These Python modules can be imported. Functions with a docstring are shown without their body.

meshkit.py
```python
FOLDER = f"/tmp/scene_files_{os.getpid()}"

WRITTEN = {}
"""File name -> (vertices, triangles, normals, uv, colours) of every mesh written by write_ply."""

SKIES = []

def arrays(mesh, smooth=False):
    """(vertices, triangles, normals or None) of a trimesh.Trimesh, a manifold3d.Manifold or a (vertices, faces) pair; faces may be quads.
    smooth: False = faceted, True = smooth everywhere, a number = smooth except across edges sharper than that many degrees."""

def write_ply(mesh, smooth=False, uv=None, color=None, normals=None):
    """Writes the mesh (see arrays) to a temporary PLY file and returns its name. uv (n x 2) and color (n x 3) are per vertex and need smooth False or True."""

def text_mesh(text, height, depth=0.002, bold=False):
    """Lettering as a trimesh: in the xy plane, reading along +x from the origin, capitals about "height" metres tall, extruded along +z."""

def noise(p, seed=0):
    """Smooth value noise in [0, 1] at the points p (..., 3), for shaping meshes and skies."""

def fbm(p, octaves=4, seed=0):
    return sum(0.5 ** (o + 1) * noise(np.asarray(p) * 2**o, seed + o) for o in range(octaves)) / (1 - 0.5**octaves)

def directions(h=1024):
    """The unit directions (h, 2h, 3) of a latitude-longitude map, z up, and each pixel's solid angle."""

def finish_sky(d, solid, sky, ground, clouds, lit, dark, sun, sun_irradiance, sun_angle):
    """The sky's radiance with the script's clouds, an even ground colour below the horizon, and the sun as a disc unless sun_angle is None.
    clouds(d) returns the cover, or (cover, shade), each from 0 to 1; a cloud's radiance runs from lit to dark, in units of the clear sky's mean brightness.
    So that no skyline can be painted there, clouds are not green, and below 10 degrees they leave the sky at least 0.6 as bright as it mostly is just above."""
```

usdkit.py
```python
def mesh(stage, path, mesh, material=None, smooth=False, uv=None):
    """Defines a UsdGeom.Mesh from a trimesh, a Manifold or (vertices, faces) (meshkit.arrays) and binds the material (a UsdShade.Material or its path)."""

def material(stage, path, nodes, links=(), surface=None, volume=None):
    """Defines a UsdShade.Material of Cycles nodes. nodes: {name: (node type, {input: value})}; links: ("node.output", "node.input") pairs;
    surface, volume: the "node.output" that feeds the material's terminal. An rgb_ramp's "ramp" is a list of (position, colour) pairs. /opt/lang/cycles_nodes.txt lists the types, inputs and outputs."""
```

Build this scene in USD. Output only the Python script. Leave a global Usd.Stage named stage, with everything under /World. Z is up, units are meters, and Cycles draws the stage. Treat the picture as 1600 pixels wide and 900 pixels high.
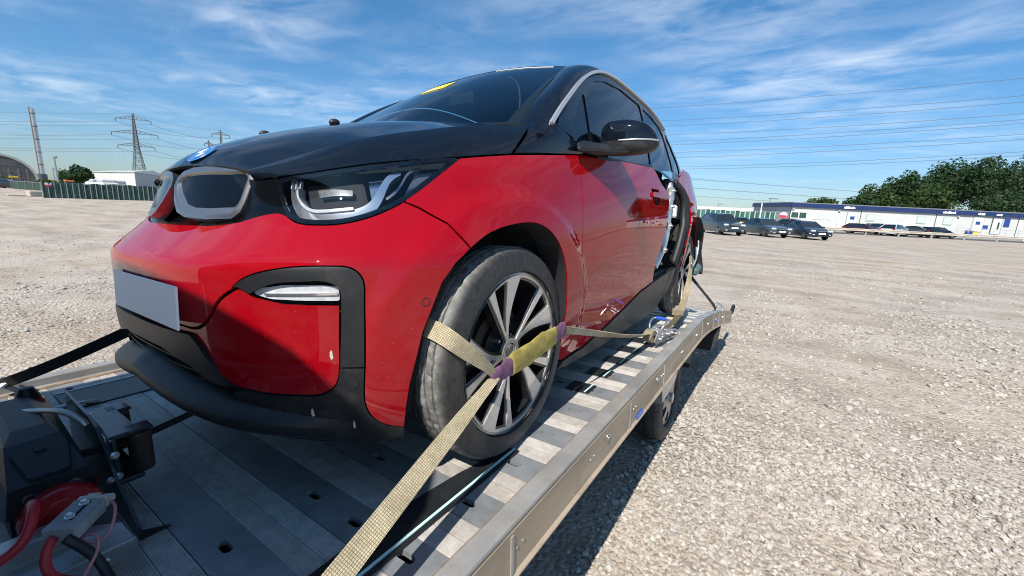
import math, random
import numpy as np, trimesh, shapely, manifold3d
from shapely.geometry import Polygon, LineString, Point, box as sbox
from shapely.ops import unary_union
from scipy.interpolate import CubicSpline, PchipInterpolator, RectBivariateSpline
from scipy.ndimage import gaussian_filter
from scipy.spatial.transform import Rotation
from pxr import Usd, UsdGeom, UsdLux, UsdShade, Gf, Sdf, Vt
import usdkit, meshkit

random.seed(7); RNG = np.random.default_rng(7)
stage = Usd.Stage.CreateInMemory()
UsdGeom.SetStageUpAxis(stage, UsdGeom.Tokens.z); UsdGeom.SetStageMetersPerUnit(stage, 1.0)
UsdGeom.Xform.Define(stage, '/World'); UsdGeom.Scope.Define(stage, '/World/Looks')

# ---------------------------------------------------------------- camera
H0, TILT = 0.684, math.radians(2.5)            # deck height under the front axle; the trailer leans to its right
F = 645.70                                      # focal length in pixels of a 1600 px wide picture
RC = Rotation.from_rotvec([1.68448219, 0.527241119, -0.421871547]).as_matrix()   # deck frame -> camera (x right, y down, z forward)
CD = -RC.T @ np.array([-0.705924760, 0.465534201, 1.90034080])
RY = np.array([[math.cos(TILT), 0, -math.sin(TILT)], [0, 1, 0], [math.sin(TILT), 0, math.cos(TILT)]])
CW = RY @ CD + [0, 0, H0]
AX = (RY @ RC.T).T                              # camera axes in the world, rows: right, down, forward
cam = UsdGeom.Camera.Define(stage, '/World/camera')
M = np.eye(4); M[0, :3], M[1, :3], M[2, :3], M[3, :3] = AX[0], -AX[1], -AX[2], CW
cam.AddTransformOp().Set(Gf.Matrix4d(*M.ravel().tolist()))
cam.CreateHorizontalApertureAttr(36.0); cam.CreateVerticalApertureAttr(20.25)
cam.CreateFocalLengthAttr(F / 1600 * 36.0); cam.CreateClippingRangeAttr(Gf.Vec2f(0.05, 5000)); cam.CreateExposureAttr(0.62)

def at(u, v, Z):                                # world point seen at photo pixel (u, v), Z metres in front of the camera
    return CW + Z * (AX[0] * (u - 800) / F + AX[1] * (v - 450) / F + AX[2])
def on_ground(u, v, z=0.0):
    d = AX[0] * (u - 800) / F + AX[1] * (v - 450) / F + AX[2]
    return CW + d * (z - CW[2]) / d[2]

# ---------------------------------------------------------------- light
SUN = RY @ np.array([0.17, -0.90, 1.0]); SUN /= np.linalg.norm(SUN)
elev, rot = math.asin(SUN[2]), math.atan2(SUN[0], SUN[1])
dome = UsdLux.DomeLight.Define(stage, '/World/sky')
dome.GetPrim().SetCustomDataByKey('kind', 'structure')
sky = usdkit.material(stage, '/World/Looks/sky', {
    'tc': ('texture_coordinate', {}),
    'sky': ('sky_texture', dict(sky_type='single_scattering', sun_disc=False, sun_elevation=elev, sun_rotation=rot, altitude=50, air_density=1.0, aerosol_density=0.35, ozone_density=2.0)),
    'xyz': ('separate_xyz', {}), 'zc': ('math', dict(math_type='maximum', value2=0.06)),
    'dx': ('math', dict(math_type='divide')), 'dy': ('math', dict(math_type='divide')),
    'flat': ('combine_xyz', dict(z=0.0)),
    'map1': ('mapping', dict(rotation=(0, 0, 0.5), scale=(1.0, 1.6, 1))), 'map2': ('mapping', dict(location=(2.7, 1.9, 0.0))),
    'n1': ('noise_texture', dict(scale=1.7, detail=10.0, roughness=0.60, distortion=0.35)),
    'n2': ('noise_texture', dict(scale=0.55, detail=3.0, roughness=0.5)),
    'r1': ('rgb_ramp', dict(ramp=[(0.36, (0, 0, 0)), (0.78, (1, 1, 1))])),
    'r2': ('rgb_ramp', dict(ramp=[(0.40, (0.02, .02, .02)), (0.66, (1, 1, 1))])),
    'mul': ('math', dict(math_type='multiply')),
    'hz': ('map_range', dict(from_min=0.02, from_max=0.22, to_min=0.10, to_max=0.75, clamp=True)),
    'mul2': ('math', dict(math_type='multiply')),
    'tint': ('mix', dict(mix_type='multiply', fac=1.0)), 'tr': ('rgb_ramp', dict(ramp=[(0.0, (0.50, 0.62, 0.78)), (0.06, (0.50, 0.66, 0.84)), (0.18, (0.46, 0.74, 0.94)), (0.40, (0.39, 0.79, 1.00)), (1.0, (0.30, 0.75, 1.02))])),
    'mix': ('mix', dict(color2=(7.0, 7.6, 8.4))),
    'bg': ('background_shader', dict(strength=0.094))},
    [('tc.generated', 'sky.vector'), ('tc.generated', 'xyz.vector'), ('xyz.z', 'zc.value1'), ('xyz.x', 'dx.value1'), ('zc.value', 'dx.value2'), ('xyz.y', 'dy.value1'), ('zc.value', 'dy.value2'),
     ('dx.value', 'flat.x'), ('dy.value', 'flat.y'), ('flat.vector', 'map1.vector'), ('map1.vector', 'n1.vector'), ('flat.vector', 'map2.vector'), ('map2.vector', 'n2.vector'),
     ('n1.fac', 'r1.fac'), ('n2.fac', 'r2.fac'), ('r1.color', 'mul.value1'), ('r2.color', 'mul.value2'), ('xyz.z', 'hz.value'), ('mul.value', 'mul2.value1'), ('hz.result', 'mul2.value2'),
     ('xyz.z', 'tr.fac'), ('tr.color', 'tint.color2'), ('sky.color', 'tint.color1'), ('tint.color', 'mix.color1'), ('mul2.value', 'mix.fac'), ('mix.color', 'bg.color')], surface='bg.background')
UsdShade.MaterialBindingAPI.Apply(dome.GetPrim()).Bind(sky)
sun = UsdLux.DistantLight.Define(stage, '/World/sun')
sun.CreateNormalizeAttr(True); sun.CreateIntensityAttr(1.2); sun.CreateAngleAttr(0.53); sun.CreateColorAttr(Gf.Vec3f(1.0, 0.95, 0.87))
_z = SUN; _x = np.cross([0, 0, 1], _z); _x /= np.linalg.norm(_x); _y = np.cross(_z, _x)
Ms = np.eye(4); Ms[0, :3], Ms[1, :3], Ms[2, :3] = _x, _y, _z
sun.AddTransformOp().Set(Gf.Matrix4d(*Ms.ravel().tolist()))

# ---------------------------------------------------------------- helpers
USED = {}
def path_for(name, parent='/World'):
    parent = str(parent.GetPath()) if hasattr(parent, 'GetPath') else parent
    k = (parent, name); n = USED.get(k, 0); USED[k] = n + 1
    return f'{parent}/{name}' + (f'_{n:03d}' if n else '')
def data(prim, label=None, cat=None, group=None, kind=None):
    for k, v in (('label', label), ('category', cat), ('group', group), ('kind', kind)):
        if v: prim.SetCustomDataByKey(k, v)
    return prim
def thing(name, label=None, cat=None, group=None, loc=None, rotz=0.0, deck=False, kind=None):
    x = UsdGeom.Xform.Define(stage, path_for(name))
    if deck:
        x.AddTranslateOp().Set(Gf.Vec3d(0, 0, H0)); x.AddRotateYOp().Set(-math.degrees(TILT))
        if loc is not None: x.AddTranslateOp(opSuffix='local').Set(Gf.Vec3d(*map(float, loc)))
    elif loc is not None:
        x.AddTranslateOp().Set(Gf.Vec3d(*map(float, loc)))
        if rotz: x.AddRotateZOp().Set(math.degrees(rotz))
    return data(x.GetPrim(), label, cat, group, kind)
def copy_of(src, label, loc, rotz=0.0, scale=None, group=None):
    was = src.GetCustomData()
    x = UsdGeom.Xform.Define(stage, path_for(src.GetName().rstrip('0123456789').rstrip('_')))
    x.AddTranslateOp().Set(Gf.Vec3d(*map(float, loc))); x.AddRotateZOp().Set(math.degrees(rotz))
    if scale: x.AddScaleOp().Set(Gf.Vec3f(*scale))
    p = x.GetPrim(); p.GetReferences().AddInternalReference(src.GetPath()); p.SetInstanceable(True)
    return data(p, label, was.get('category'), group or was.get('group'))
def raw(name, v, f, n=None, mat=None, parent='/World', uv=None, label=None):
    m = UsdGeom.Mesh.Define(stage, path_for(name, parent))
    v = np.asarray(v, np.float32); f = np.asarray(f, np.int32)
    m.CreatePointsAttr(Vt.Vec3fArray.FromNumpy(np.ascontiguousarray(v))); m.CreateFaceVertexCountsAttr(Vt.IntArray.FromNumpy(np.full(len(f), 3, np.int32)))
    m.CreateFaceVertexIndicesAttr(Vt.IntArray.FromNumpy(np.ascontiguousarray(f).ravel())); m.CreateSubdivisionSchemeAttr('none')
    if n is not None:
        m.CreateNormalsAttr(Vt.Vec3fArray.FromNumpy(np.ascontiguousarray(np.asarray(n, np.float32)))); m.SetNormalsInterpolation('vertex')
    if uv is not None:
        UsdGeom.PrimvarsAPI(m).CreatePrimvar('st', Sdf.ValueTypeNames.TexCoord2fArray, 'vertex').Set(Vt.Vec2fArray.FromNumpy(np.asarray(uv, np.float32)))
    if mat is not None: UsdShade.MaterialBindingAPI.Apply(m.GetPrim()).Bind(mat)
    p = m.GetPrim()
    if label: p.SetCustomDataByKey('label', label)
    return p
def obj(name, mesh, mat, parent='/World', smooth=False, label=None):
    v, f, n = meshkit.arrays(mesh, smooth)
    return raw(name, v, f, n, mat, parent, label=label)
cat = trimesh.util.concatenate
def bx(sx, sy, sz, c=(0, 0, 0), rz=0.0, bev=0.0, rot=None):
    if bev > 0:
        a = np.array([sx, sy, sz]) / 2 - bev; pts = []
        for s in np.ndindex(2, 2, 2):
            q = (np.array(s) * 2 - 1) * a; sg = np.array(s) * 2 - 1
            for k in range(3):
                d = np.zeros(3); d[k] = bev * sg[k]; pts.append(q + d)
        m = trimesh.convex.convex_hull(np.array(pts))
    else: m = trimesh.creation.box((sx, sy, sz))
    if rot is not None: m.apply_transform(trimesh.transformations.euler_matrix(*rot))
    if rz: m.apply_transform(trimesh.transformations.rotation_matrix(rz, (0, 0, 1)))
    m.apply_translation(c); return m
def rod(a, b, r, n=10, r2=None):
    a, b = np.array(a, float), np.array(b, float)
    if r2 is None: return trimesh.creation.cylinder(r, segment=[a, b], sections=n)
    d = b - a; L = np.linalg.norm(d)
    m = lathe([(r, 0), (r2, L)], n, closed=True)
    return m.apply_transform(align(d, a))
def align(d, a):
    d = np.array(d, float) / np.linalg.norm(d); T = trimesh.geometry.align_vectors((0, 0, 1), d); T[:3, 3] = a; return T
def lathe(prof, n=48, closed=False, axis='z'):
    p = list(prof)
    if closed: p = [(0, p[0][1])] + p + [(0, p[-1][1])]
    m = trimesh.creation.revolve(np.array(p, float), sections=n)
    if axis == 'x': m.apply_transform(np.array([[0, 0, 1, 0], [1, 0, 0, 0], [0, 1, 0, 0], [0, 0, 0, 1.0]]))
    return m
def tube(pts, r, n=10, samples=None):
    pts = np.array(pts, float)
    if samples:
        l = np.r_[0, np.cumsum(np.linalg.norm(np.diff(pts, axis=0), axis=1))]; pts = CubicSpline(l / l[-1], pts)(np.linspace(0, 1, samples))
    t = np.gradient(pts, axis=0); t /= np.linalg.norm(t, axis=1)[:, None]
    u = np.cross(t[0], (0.3, 0.2, 0.9)); u /= np.linalg.norm(u); V = []
    for i in range(len(pts)):
        u = u - t[i] * (u @ t[i]); u /= np.linalg.norm(u); w = np.cross(t[i], u)
        a = np.linspace(0, 2 * np.pi, n, endpoint=False); V.append(pts[i] + r * (np.cos(a)[:, None] * u + np.sin(a)[:, None] * w))
    V = np.vstack(V); Fc = []
    for i in range(len(pts) - 1):
        for j in range(n):
            a, b = i * n + j, i * n + (j + 1) % n; Fc += [(a, b, b + n), (a, b + n, a + n)]
    k = len(V); V = np.vstack([V, pts[0], pts[-1]])
    for j in range(n): Fc += [(k, (j + 1) % n, j), (k + 1, k - n + j, k - n + (j + 1) % n)]
    return trimesh.Trimesh(V, Fc, process=False)
def prism(poly, h, z0=0.0):
    p = Polygon(poly) if not hasattr(poly, 'geoms') and not isinstance(poly, Polygon) else poly
    m = trimesh.creation.extrude_polygon(p, h, engine='earcut'); m.apply_translation((0, 0, z0)); return m
def xz(m, y0=0.0):                             # a prism drawn in (x, z) and extruded towards +y
    m.apply_transform(np.array([[1, 0, 0, 0], [0, 0, -1, 0], [0, 1, 0, 0], [0, 0, 0, 1.0]])); m.apply_translation((0, y0, 0)); return m
def yz(m, x0=0.0):                             # a prism drawn in (y, z) and extruded towards +x
    m.apply_transform(np.array([[0, 0, 1, 0], [1, 0, 0, 0], [0, 1, 0, 0], [0, 0, 0, 1.0]])); m.apply_translation((x0, 0, 0)); return m
def mirror(v): return np.asarray(v) * [-1, 1, 1]

def panel_arrays(S, poly, du=0.03, dv=0.03, thick=0.008, off=0.0, flange=True):
    """The part of the surface S(u, v) inside the polygon: vertices, faces and exact normals, with an edge turned inwards."""
    if not isinstance(poly, (Polygon, shapely.MultiPolygon)): poly = Polygon(poly)
    if not poly.is_valid: poly = poly.buffer(0)
    geoms = list(getattr(poly, 'geoms', [poly])); V2, T = [], []; idx = {}
    def vid(x, y):
        k = (round(x, 6), round(y, 6))
        if k not in idx: idx[k] = len(V2); V2.append(k)
        return idx[k]
    rings = []
    for g in geoms:
        g = g.segmentize(min(du, dv) * 0.5) if hasattr(g, 'segmentize') else shapely.segmentize(g, min(du, dv) * 0.5)
        x0, y0, x1, y1 = g.bounds
        xs = np.arange(math.floor(x0 / du), math.ceil(x1 / du) + 1) * du; ys = np.arange(math.floor(y0 / dv), math.ceil(y1 / dv) + 1) * dv
        X, Y = np.meshgrid(xs[:-1], ys[:-1], indexing='ij'); X, Y = X.ravel(), Y.ravel()
        cells = shapely.box(X, Y, X + du, Y + dv); shapely.prepare(g); inside = shapely.contains(g, cells)
        for i in np.nonzero(inside)[0]:
            a, b, c, d = vid(X[i], Y[i]), vid(X[i] + du, Y[i]), vid(X[i] + du, Y[i] + dv), vid(X[i], Y[i] + dv); T += [(a, b, c), (a, c, d)]
        rest = np.nonzero(~inside & shapely.intersects(g, cells))[0]
        for q in shapely.intersection(g, cells[rest]):
            for pz in getattr(q, 'geoms', [q]):
                if pz.geom_type != 'Polygon' or pz.area < 1e-10: continue
                vv, ff = trimesh.creation.triangulate_polygon(pz, engine='earcut'); ids = [vid(*p[:2]) for p in vv]
                T += [tuple(ids[k] for k in t) for t in ff if len({ids[k] for k in t}) == 3]
        rings += [np.array(r.coords)[:-1] for r in [g.exterior, *g.interiors]]
    V2 = np.array(V2); T = np.array(T)
    def ev(q):
        e = 1e-3; P = S(q[:, 0], q[:, 1])
        n = np.cross(S(q[:, 0] + e, q[:, 1]) - S(q[:, 0] - e, q[:, 1]), S(q[:, 0], q[:, 1] + e) - S(q[:, 0], q[:, 1] - e))
        return P, n / np.maximum(np.linalg.norm(n, axis=1), 1e-12)[:, None]
    P, N = ev(V2)
    ctr = P.mean(0) - [0, 1.25, 0.75]
    sgn = 1.0 if (N @ ctr).mean() > 0 else -1.0
    N = N * sgn; P = P + N * off
    # triangle winding to agree with the normals
    fn = np.cross(P[T[:, 1]] - P[T[:, 0]], P[T[:, 2]] - P[T[:, 0]]); flip = (fn * N[T[:, 0]]).sum(1) < 0; T[flip] = T[flip][:, ::-1]
    VV, NN, TT = [P], [N], [T]; base = len(P)
    if flange and thick > 0:
        for r in rings:
            p, n = ev(r); n = n * sgn; p = p + n * off; k = len(p)
            t = np.roll(p, -1, 0) - np.roll(p, 1, 0); m = np.cross(t, n); m /= np.maximum(np.linalg.norm(m, axis=1), 1e-9)[:, None]
            area = 0.5 * np.sum(r[:, 0] * np.roll(r[:, 1], -1) - np.roll(r[:, 0], -1) * r[:, 1])
            q = p - n * thick; VV.append(np.vstack([p, q])); 
            i = np.arange(k); j = (i + 1) % k
            ff = np.vstack([np.c_[i, j, j + k], np.c_[i, j + k, i + k]])
            c = (r.mean(0))
            # outward direction of the edge: away from the polygon's inside
            if (area < 0) != (sgn < 0): m = -m
            NN.append(np.vstack([m, m])); 
            fv = VV[-1]; fnn = np.cross(fv[ff[:, 1]] - fv[ff[:, 0]], fv[ff[:, 2]] - fv[ff[:, 0]])
            bad = (fnn * NN[-1][ff[:, 0]]).sum(1) < 0; ff[bad] = ff[bad][:, ::-1]
            TT.append(ff + base); base += 2 * k
    return np.vstack(VV), np.vstack(TT), np.vstack(NN)
def panel(name, S, poly, mat, parent, both=False, label=None, **kw):
    v, f, n = panel_arrays(S, poly, **kw)
    p = raw(name, v, f, n, mat, parent, label=label)
    if both: raw(name, mirror(v), f[:, ::-1], mirror(n), mat, parent, label=label)
    return p
def join(*vfn):
    o = 0; V, Fc, N = [], [], []
    for v, f, n in vfn: V.append(v); Fc.append(f + o); N.append(n); o += len(v)
    return np.vstack(V), np.vstack(Fc), np.vstack(N)
def ribbon(pts, side, width, thick=0.004, samples=60, name=None, mat=None, parent='/World', widths=None, label=None):
    """Webbing: a strap through pts; side = direction(s) across the strap."""
    pts = np.array(pts, float); l = np.r_[0, np.cumsum(np.linalg.norm(np.diff(pts, axis=0), axis=1))]; t0 = l / l[-1]; t = np.linspace(0, 1, samples)
    C = (CubicSpline(t0, pts) if len(pts) > 2 else (lambda q: pts[0] + (pts[1] - pts[0]) * q[:, None]))(t)
    side = np.array(side, float); side = np.repeat(side[None], len(pts), 0) if side.ndim == 1 else side
    Sd = np.stack([np.interp(t, t0, side[:, k]) for k in range(3)], 1)
    W = np.full(samples, width) if widths is None else np.interp(t, t0, widths)
    T = np.gradient(C, axis=0); T /= np.linalg.norm(T, axis=1)[:, None]
    Sd -= T * (Sd * T).sum(1)[:, None]; Sd /= np.linalg.norm(Sd, axis=1)[:, None]; Nn = np.cross(T, Sd)
    a = C + Sd * W[:, None] / 2; b = C - Sd * W[:, None] / 2; h = Nn * thick / 2
    V = np.vstack([a + h, b + h, b - h, a - h]); k = samples; Fc = []
    U = l[-1] * t; uv = np.vstack([np.c_[U, W / 2], np.c_[U, -W / 2], np.c_[U, -W / 2], np.c_[U, W / 2]])
    for i in range(k - 1):
        for r in range(4):
            p, q = r * k + i, ((r + 1) % 4) * k + i; Fc += [(p, q, q + 1), (p, q + 1, p + 1)]
    Fc += [(0, 2 * k, k), (0, 3 * k, 2 * k), (k - 1, 2 * k - 1, 3 * k - 1), (k - 1, 3 * k - 1, 4 * k - 1)]
    Fc = np.array(Fc)
    m = trimesh.Trimesh(V, Fc, process=False)
    if m.volume < 0: Fc = Fc[:, ::-1]
    return raw(name, V[Fc].reshape(-1, 3), np.arange(len(Fc) * 3).reshape(-1, 3), None, mat, parent, uv=uv[Fc].reshape(-1, 2), label=label)
# ---------------------------------------------------------------- materials
def L(name): return f'/World/Looks/{name}'
def pbr(name, base, rough=0.5, metal=0.0, coat=0.0, vary=0.0, vscale=6.0, rvary=0.0, bump=0.0, bscale=60.0, dirt=None, dscale=5.0, damt=0.5, spec=0.5, aniso=None, flake=0.0, coat_rough=0.03):
    """A plain surface: base colour with tone noise, roughness noise, fine relief and blotches of dirt."""
    nodes = {'pos': ('texture_coordinate', {}), 'p': ('principled_bsdf', dict(base_color=base, roughness=rough, metallic=metal, coat_weight=coat, coat_roughness=coat_rough, specular_ior_level=spec))}
    links = []; src = None
    vec = 'pos.object'
    if aniso: nodes['mp'] = ('mapping', dict(scale=aniso)); links.append(('pos.object', 'mp.vector')); vec = 'mp.vector'
    if vary:
        b = np.array(base); nodes['n'] = ('noise_texture', dict(scale=vscale, detail=5.0, roughness=0.6)); links.append((vec, 'n.vector'))
        nodes['r'] = ('rgb_ramp', dict(ramp=[(0.3, tuple(b * (1 - vary))), (0.7, tuple(np.minimum(b * (1 + vary), 1)))])); links += [('n.fac', 'r.fac')]; src = 'r.color'
    if dirt is not None:
        nodes['dn'] = ('noise_texture', dict(scale=dscale, detail=8.0, roughness=0.7)); links.append(('pos.object', 'dn.vector'))
        nodes['dr'] = ('rgb_ramp', dict(ramp=[(0.5, (0, 0, 0)), (0.75, (damt,) * 3)])); links.append(('dn.fac', 'dr.fac'))
        nodes['dm'] = ('mix', dict(color1=base, color2=dirt)); links.append(('dr.color', 'dm.fac'))
        if src: links.append((src, 'dm.color1'))
        src = 'dm.color'
    if src: links.append((src, 'p.base_color'))
    if rvary:
        nodes['rn'] = ('noise_texture', dict(scale=vscale * 1.7, detail=4.0)); links.append((vec, 'rn.vector'))
        nodes['rr'] = ('map_range', dict(from_min=0.3, from_max=0.7, to_min=max(rough - rvary, 0.02), to_max=min(rough + rvary, 1.0), clamp=True)); links += [('rn.fac', 'rr.value'), ('rr.result', 'p.roughness')]
    if bump:
        nodes['bn'] = ('noise_texture', dict(scale=bscale, detail=4.0)); links.append((vec, 'bn.vector'))
        nodes['b'] = ('bump', dict(strength=bump, distance=0.004)); links += [('bn.fac', 'b.height'), ('b.normal', 'p.normal')]
    return usdkit.material(stage, L(name), nodes, links, surface='p.BSDF')

# car paint: red metallic under clear coat, road dust thickening and mud specks towards the sill
red = usdkit.material(stage, L('red_paint'), {
    'tc': ('texture_coordinate', {}),
    'fl': ('noise_texture', dict(scale=900.0, detail=1.0)), 'flr': ('map_range', dict(from_min=0.3, from_max=0.7, to_min=0.9, to_max=1.1, clamp=True)),
    'base': ('color', dict(value=(0.27, 0.0010, 0.0055))),
    'dn': ('noise_texture', dict(scale=130.0, detail=3.0, roughness=0.6)), 'dl': ('noise_texture', dict(scale=4.0, detail=6.0, roughness=0.65)),
    'sx': ('separate_xyz', {}), 'zr': ('map_range', dict(from_min=0.75, from_max=0.2, to_min=0.0, to_max=1.0, clamp=True)),
    'sp': ('rgb_ramp', dict(ramp=[(0.70, (0, 0, 0)), (0.74, (1, 1, 1))])), 'spm': ('math', dict(math_type='multiply')),
    'ds': ('rgb_ramp', dict(ramp=[(0.45, (0, 0, 0)), (0.8, (0.22, 0.22, 0.22))])), 'dsm': ('math', dict(math_type='multiply')),
    'tot': ('math', dict(math_type='maximum')),
    'mix': ('mix', dict(color2=(0.30, 0.24, 0.20))),
    'rr': ('map_range', dict(from_min=0.0, from_max=0.4, to_min=0.30, to_max=0.7, clamp=True)), 'cr': ('map_range', dict(from_min=0.0, from_max=0.35, to_min=1.0, to_max=0.2, clamp=True)),
    'p': ('principled_bsdf', dict(metallic=0.0, roughness=0.45, specular_ior_level=0.0, coat_weight=1.0, coat_roughness=0.008, coat_ior=1.47))},
    [('tc.object', 'fl.vector'), ('tc.object', 'dn.vector'), ('tc.object', 'dl.vector'), ('tc.object', 'sx.vector'), ('sx.z', 'zr.value'),
     ('dn.fac', 'sp.fac'), ('sp.color', 'spm.value1'), ('zr.result', 'spm.value2'), ('dl.fac', 'ds.fac'), ('ds.color', 'dsm.value1'), ('zr.result', 'dsm.value2'), ('spm.value', 'tot.value1'), ('dsm.value', 'tot.value2'),
     ('base.color', 'mix.color1'), ('tot.value', 'mix.fac'), ('mix.color', 'p.base_color'), ('tot.value', 'rr.value'), ('rr.result', 'p.roughness'), ('tot.value', 'cr.value'), ('cr.result', 'p.coat_weight')], surface='p.BSDF')
gloss_black = pbr('gloss_black', (0.004, 0.006, 0.010), 0.4, spec=0.0, coat=1.0, dirt=(0.10, 0.10, 0.10), dscale=40, damt=0.08)
hood_black = pbr('bonnet_black', (0.004, 0.006, 0.010), 0.5, coat=1.0, dirt=(0.12, 0.12, 0.12), dscale=60, damt=0.04, spec=0.0, coat_rough=.01)
black_plastic = pbr('black_plastic', (0.0085, 0.0095, 0.011), 0.45, vary=0.2, bump=0.15, bscale=500, dirt=(0.16, 0.14, 0.12), dscale=9, damt=0.22)
liner = pbr('liner_black', (0.008, 0.008, 0.009), 0.8, dirt=(0.08, 0.07, 0.06), dscale=7, damt=0.3)
void = pbr('inner_black', (0.004, 0.004, 0.005), 0.9)
rubber_trim = pbr('rubber_trim', (0.010, 0.011, 0.012), 0.55)
satin_silver = pbr('satin_silver', (0.28, 0.285, 0.295), 0.30, metal=0.9)
chrome = pbr('bright_trim', (0.80, 0.81, 0.82), 0.18, metal=1.0)
lamp_chrome = pbr('lamp_silver', (0.75, 0.76, 0.78), 0.15, metal=0.9)
lamp_white = pbr('lamp_white', (0.46, 0.48, 0.50), 0.25, vary=0.2, vscale=40, coat=0.6)
white_plate = pbr('plate_white', (0.92, 0.92, 0.92), 0.5)
yellow_card = pbr('yellow_card', (0.85, 0.62, 0.02), 0.6)
white_card = pbr('white_card', (0.78, 0.78, 0.76), 0.6)
badge_blue = pbr('badge_blue', (0.02, 0.20, 0.55), 0.25, coat=1.0)
badge_white = pbr('badge_white', (0.82, 0.84, 0.86), 0.3, coat=1.0)
seat_cloth = pbr('seat_cloth', (0.05, 0.05, 0.055), 0.9, vary=0.2)
dash_mat = pbr('dash_grey', (0.010, 0.011, 0.012), 0.9)
dash_blue = pbr('dash_light', (0.10, 0.22, 0.26), 0.6)
alu = pbr('bare_aluminium', (0.62, 0.63, 0.64), 0.38, metal=0.85, vary=0.12, vscale=14, rvary=0.1)
def tinted(name, tint, ior=1.5, mixin=0.0):
    return usdkit.material(stage, L(name), {'t': ('transparent_bsdf', dict(color=tint)), 'g': ('glossy_bsdf', dict(color=(1, 1, 1), roughness=0.0)), 'f': ('fresnel', dict(IOR=ior)), 'm': ('mix_closure', {})},
        [('f.fac', 'm.fac'), ('t.BSDF', 'm.closure1'), ('g.BSDF', 'm.closure2')], surface='m.closure')
wind_glass = tinted('windscreen_glass', (0.62, 0.74, 0.74), 1.55)
side_glass = tinted('side_glass', (0.50, 0.60, 0.60), 1.55)
dark_glass = tinted('privacy_glass', (0.12, 0.15, 0.16), 1.55)
lamp_glass = tinted('lamp_cover', (0.86, 0.88, 0.90), 1.5)
grille_glass = pbr('grille_panel_black', (0.003, 0.0035, 0.004), 0.08, spec=0.22)
trim_silver = pbr('trim_silver', (0.52, 0.53, 0.54), 0.28, metal=.5)
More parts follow.
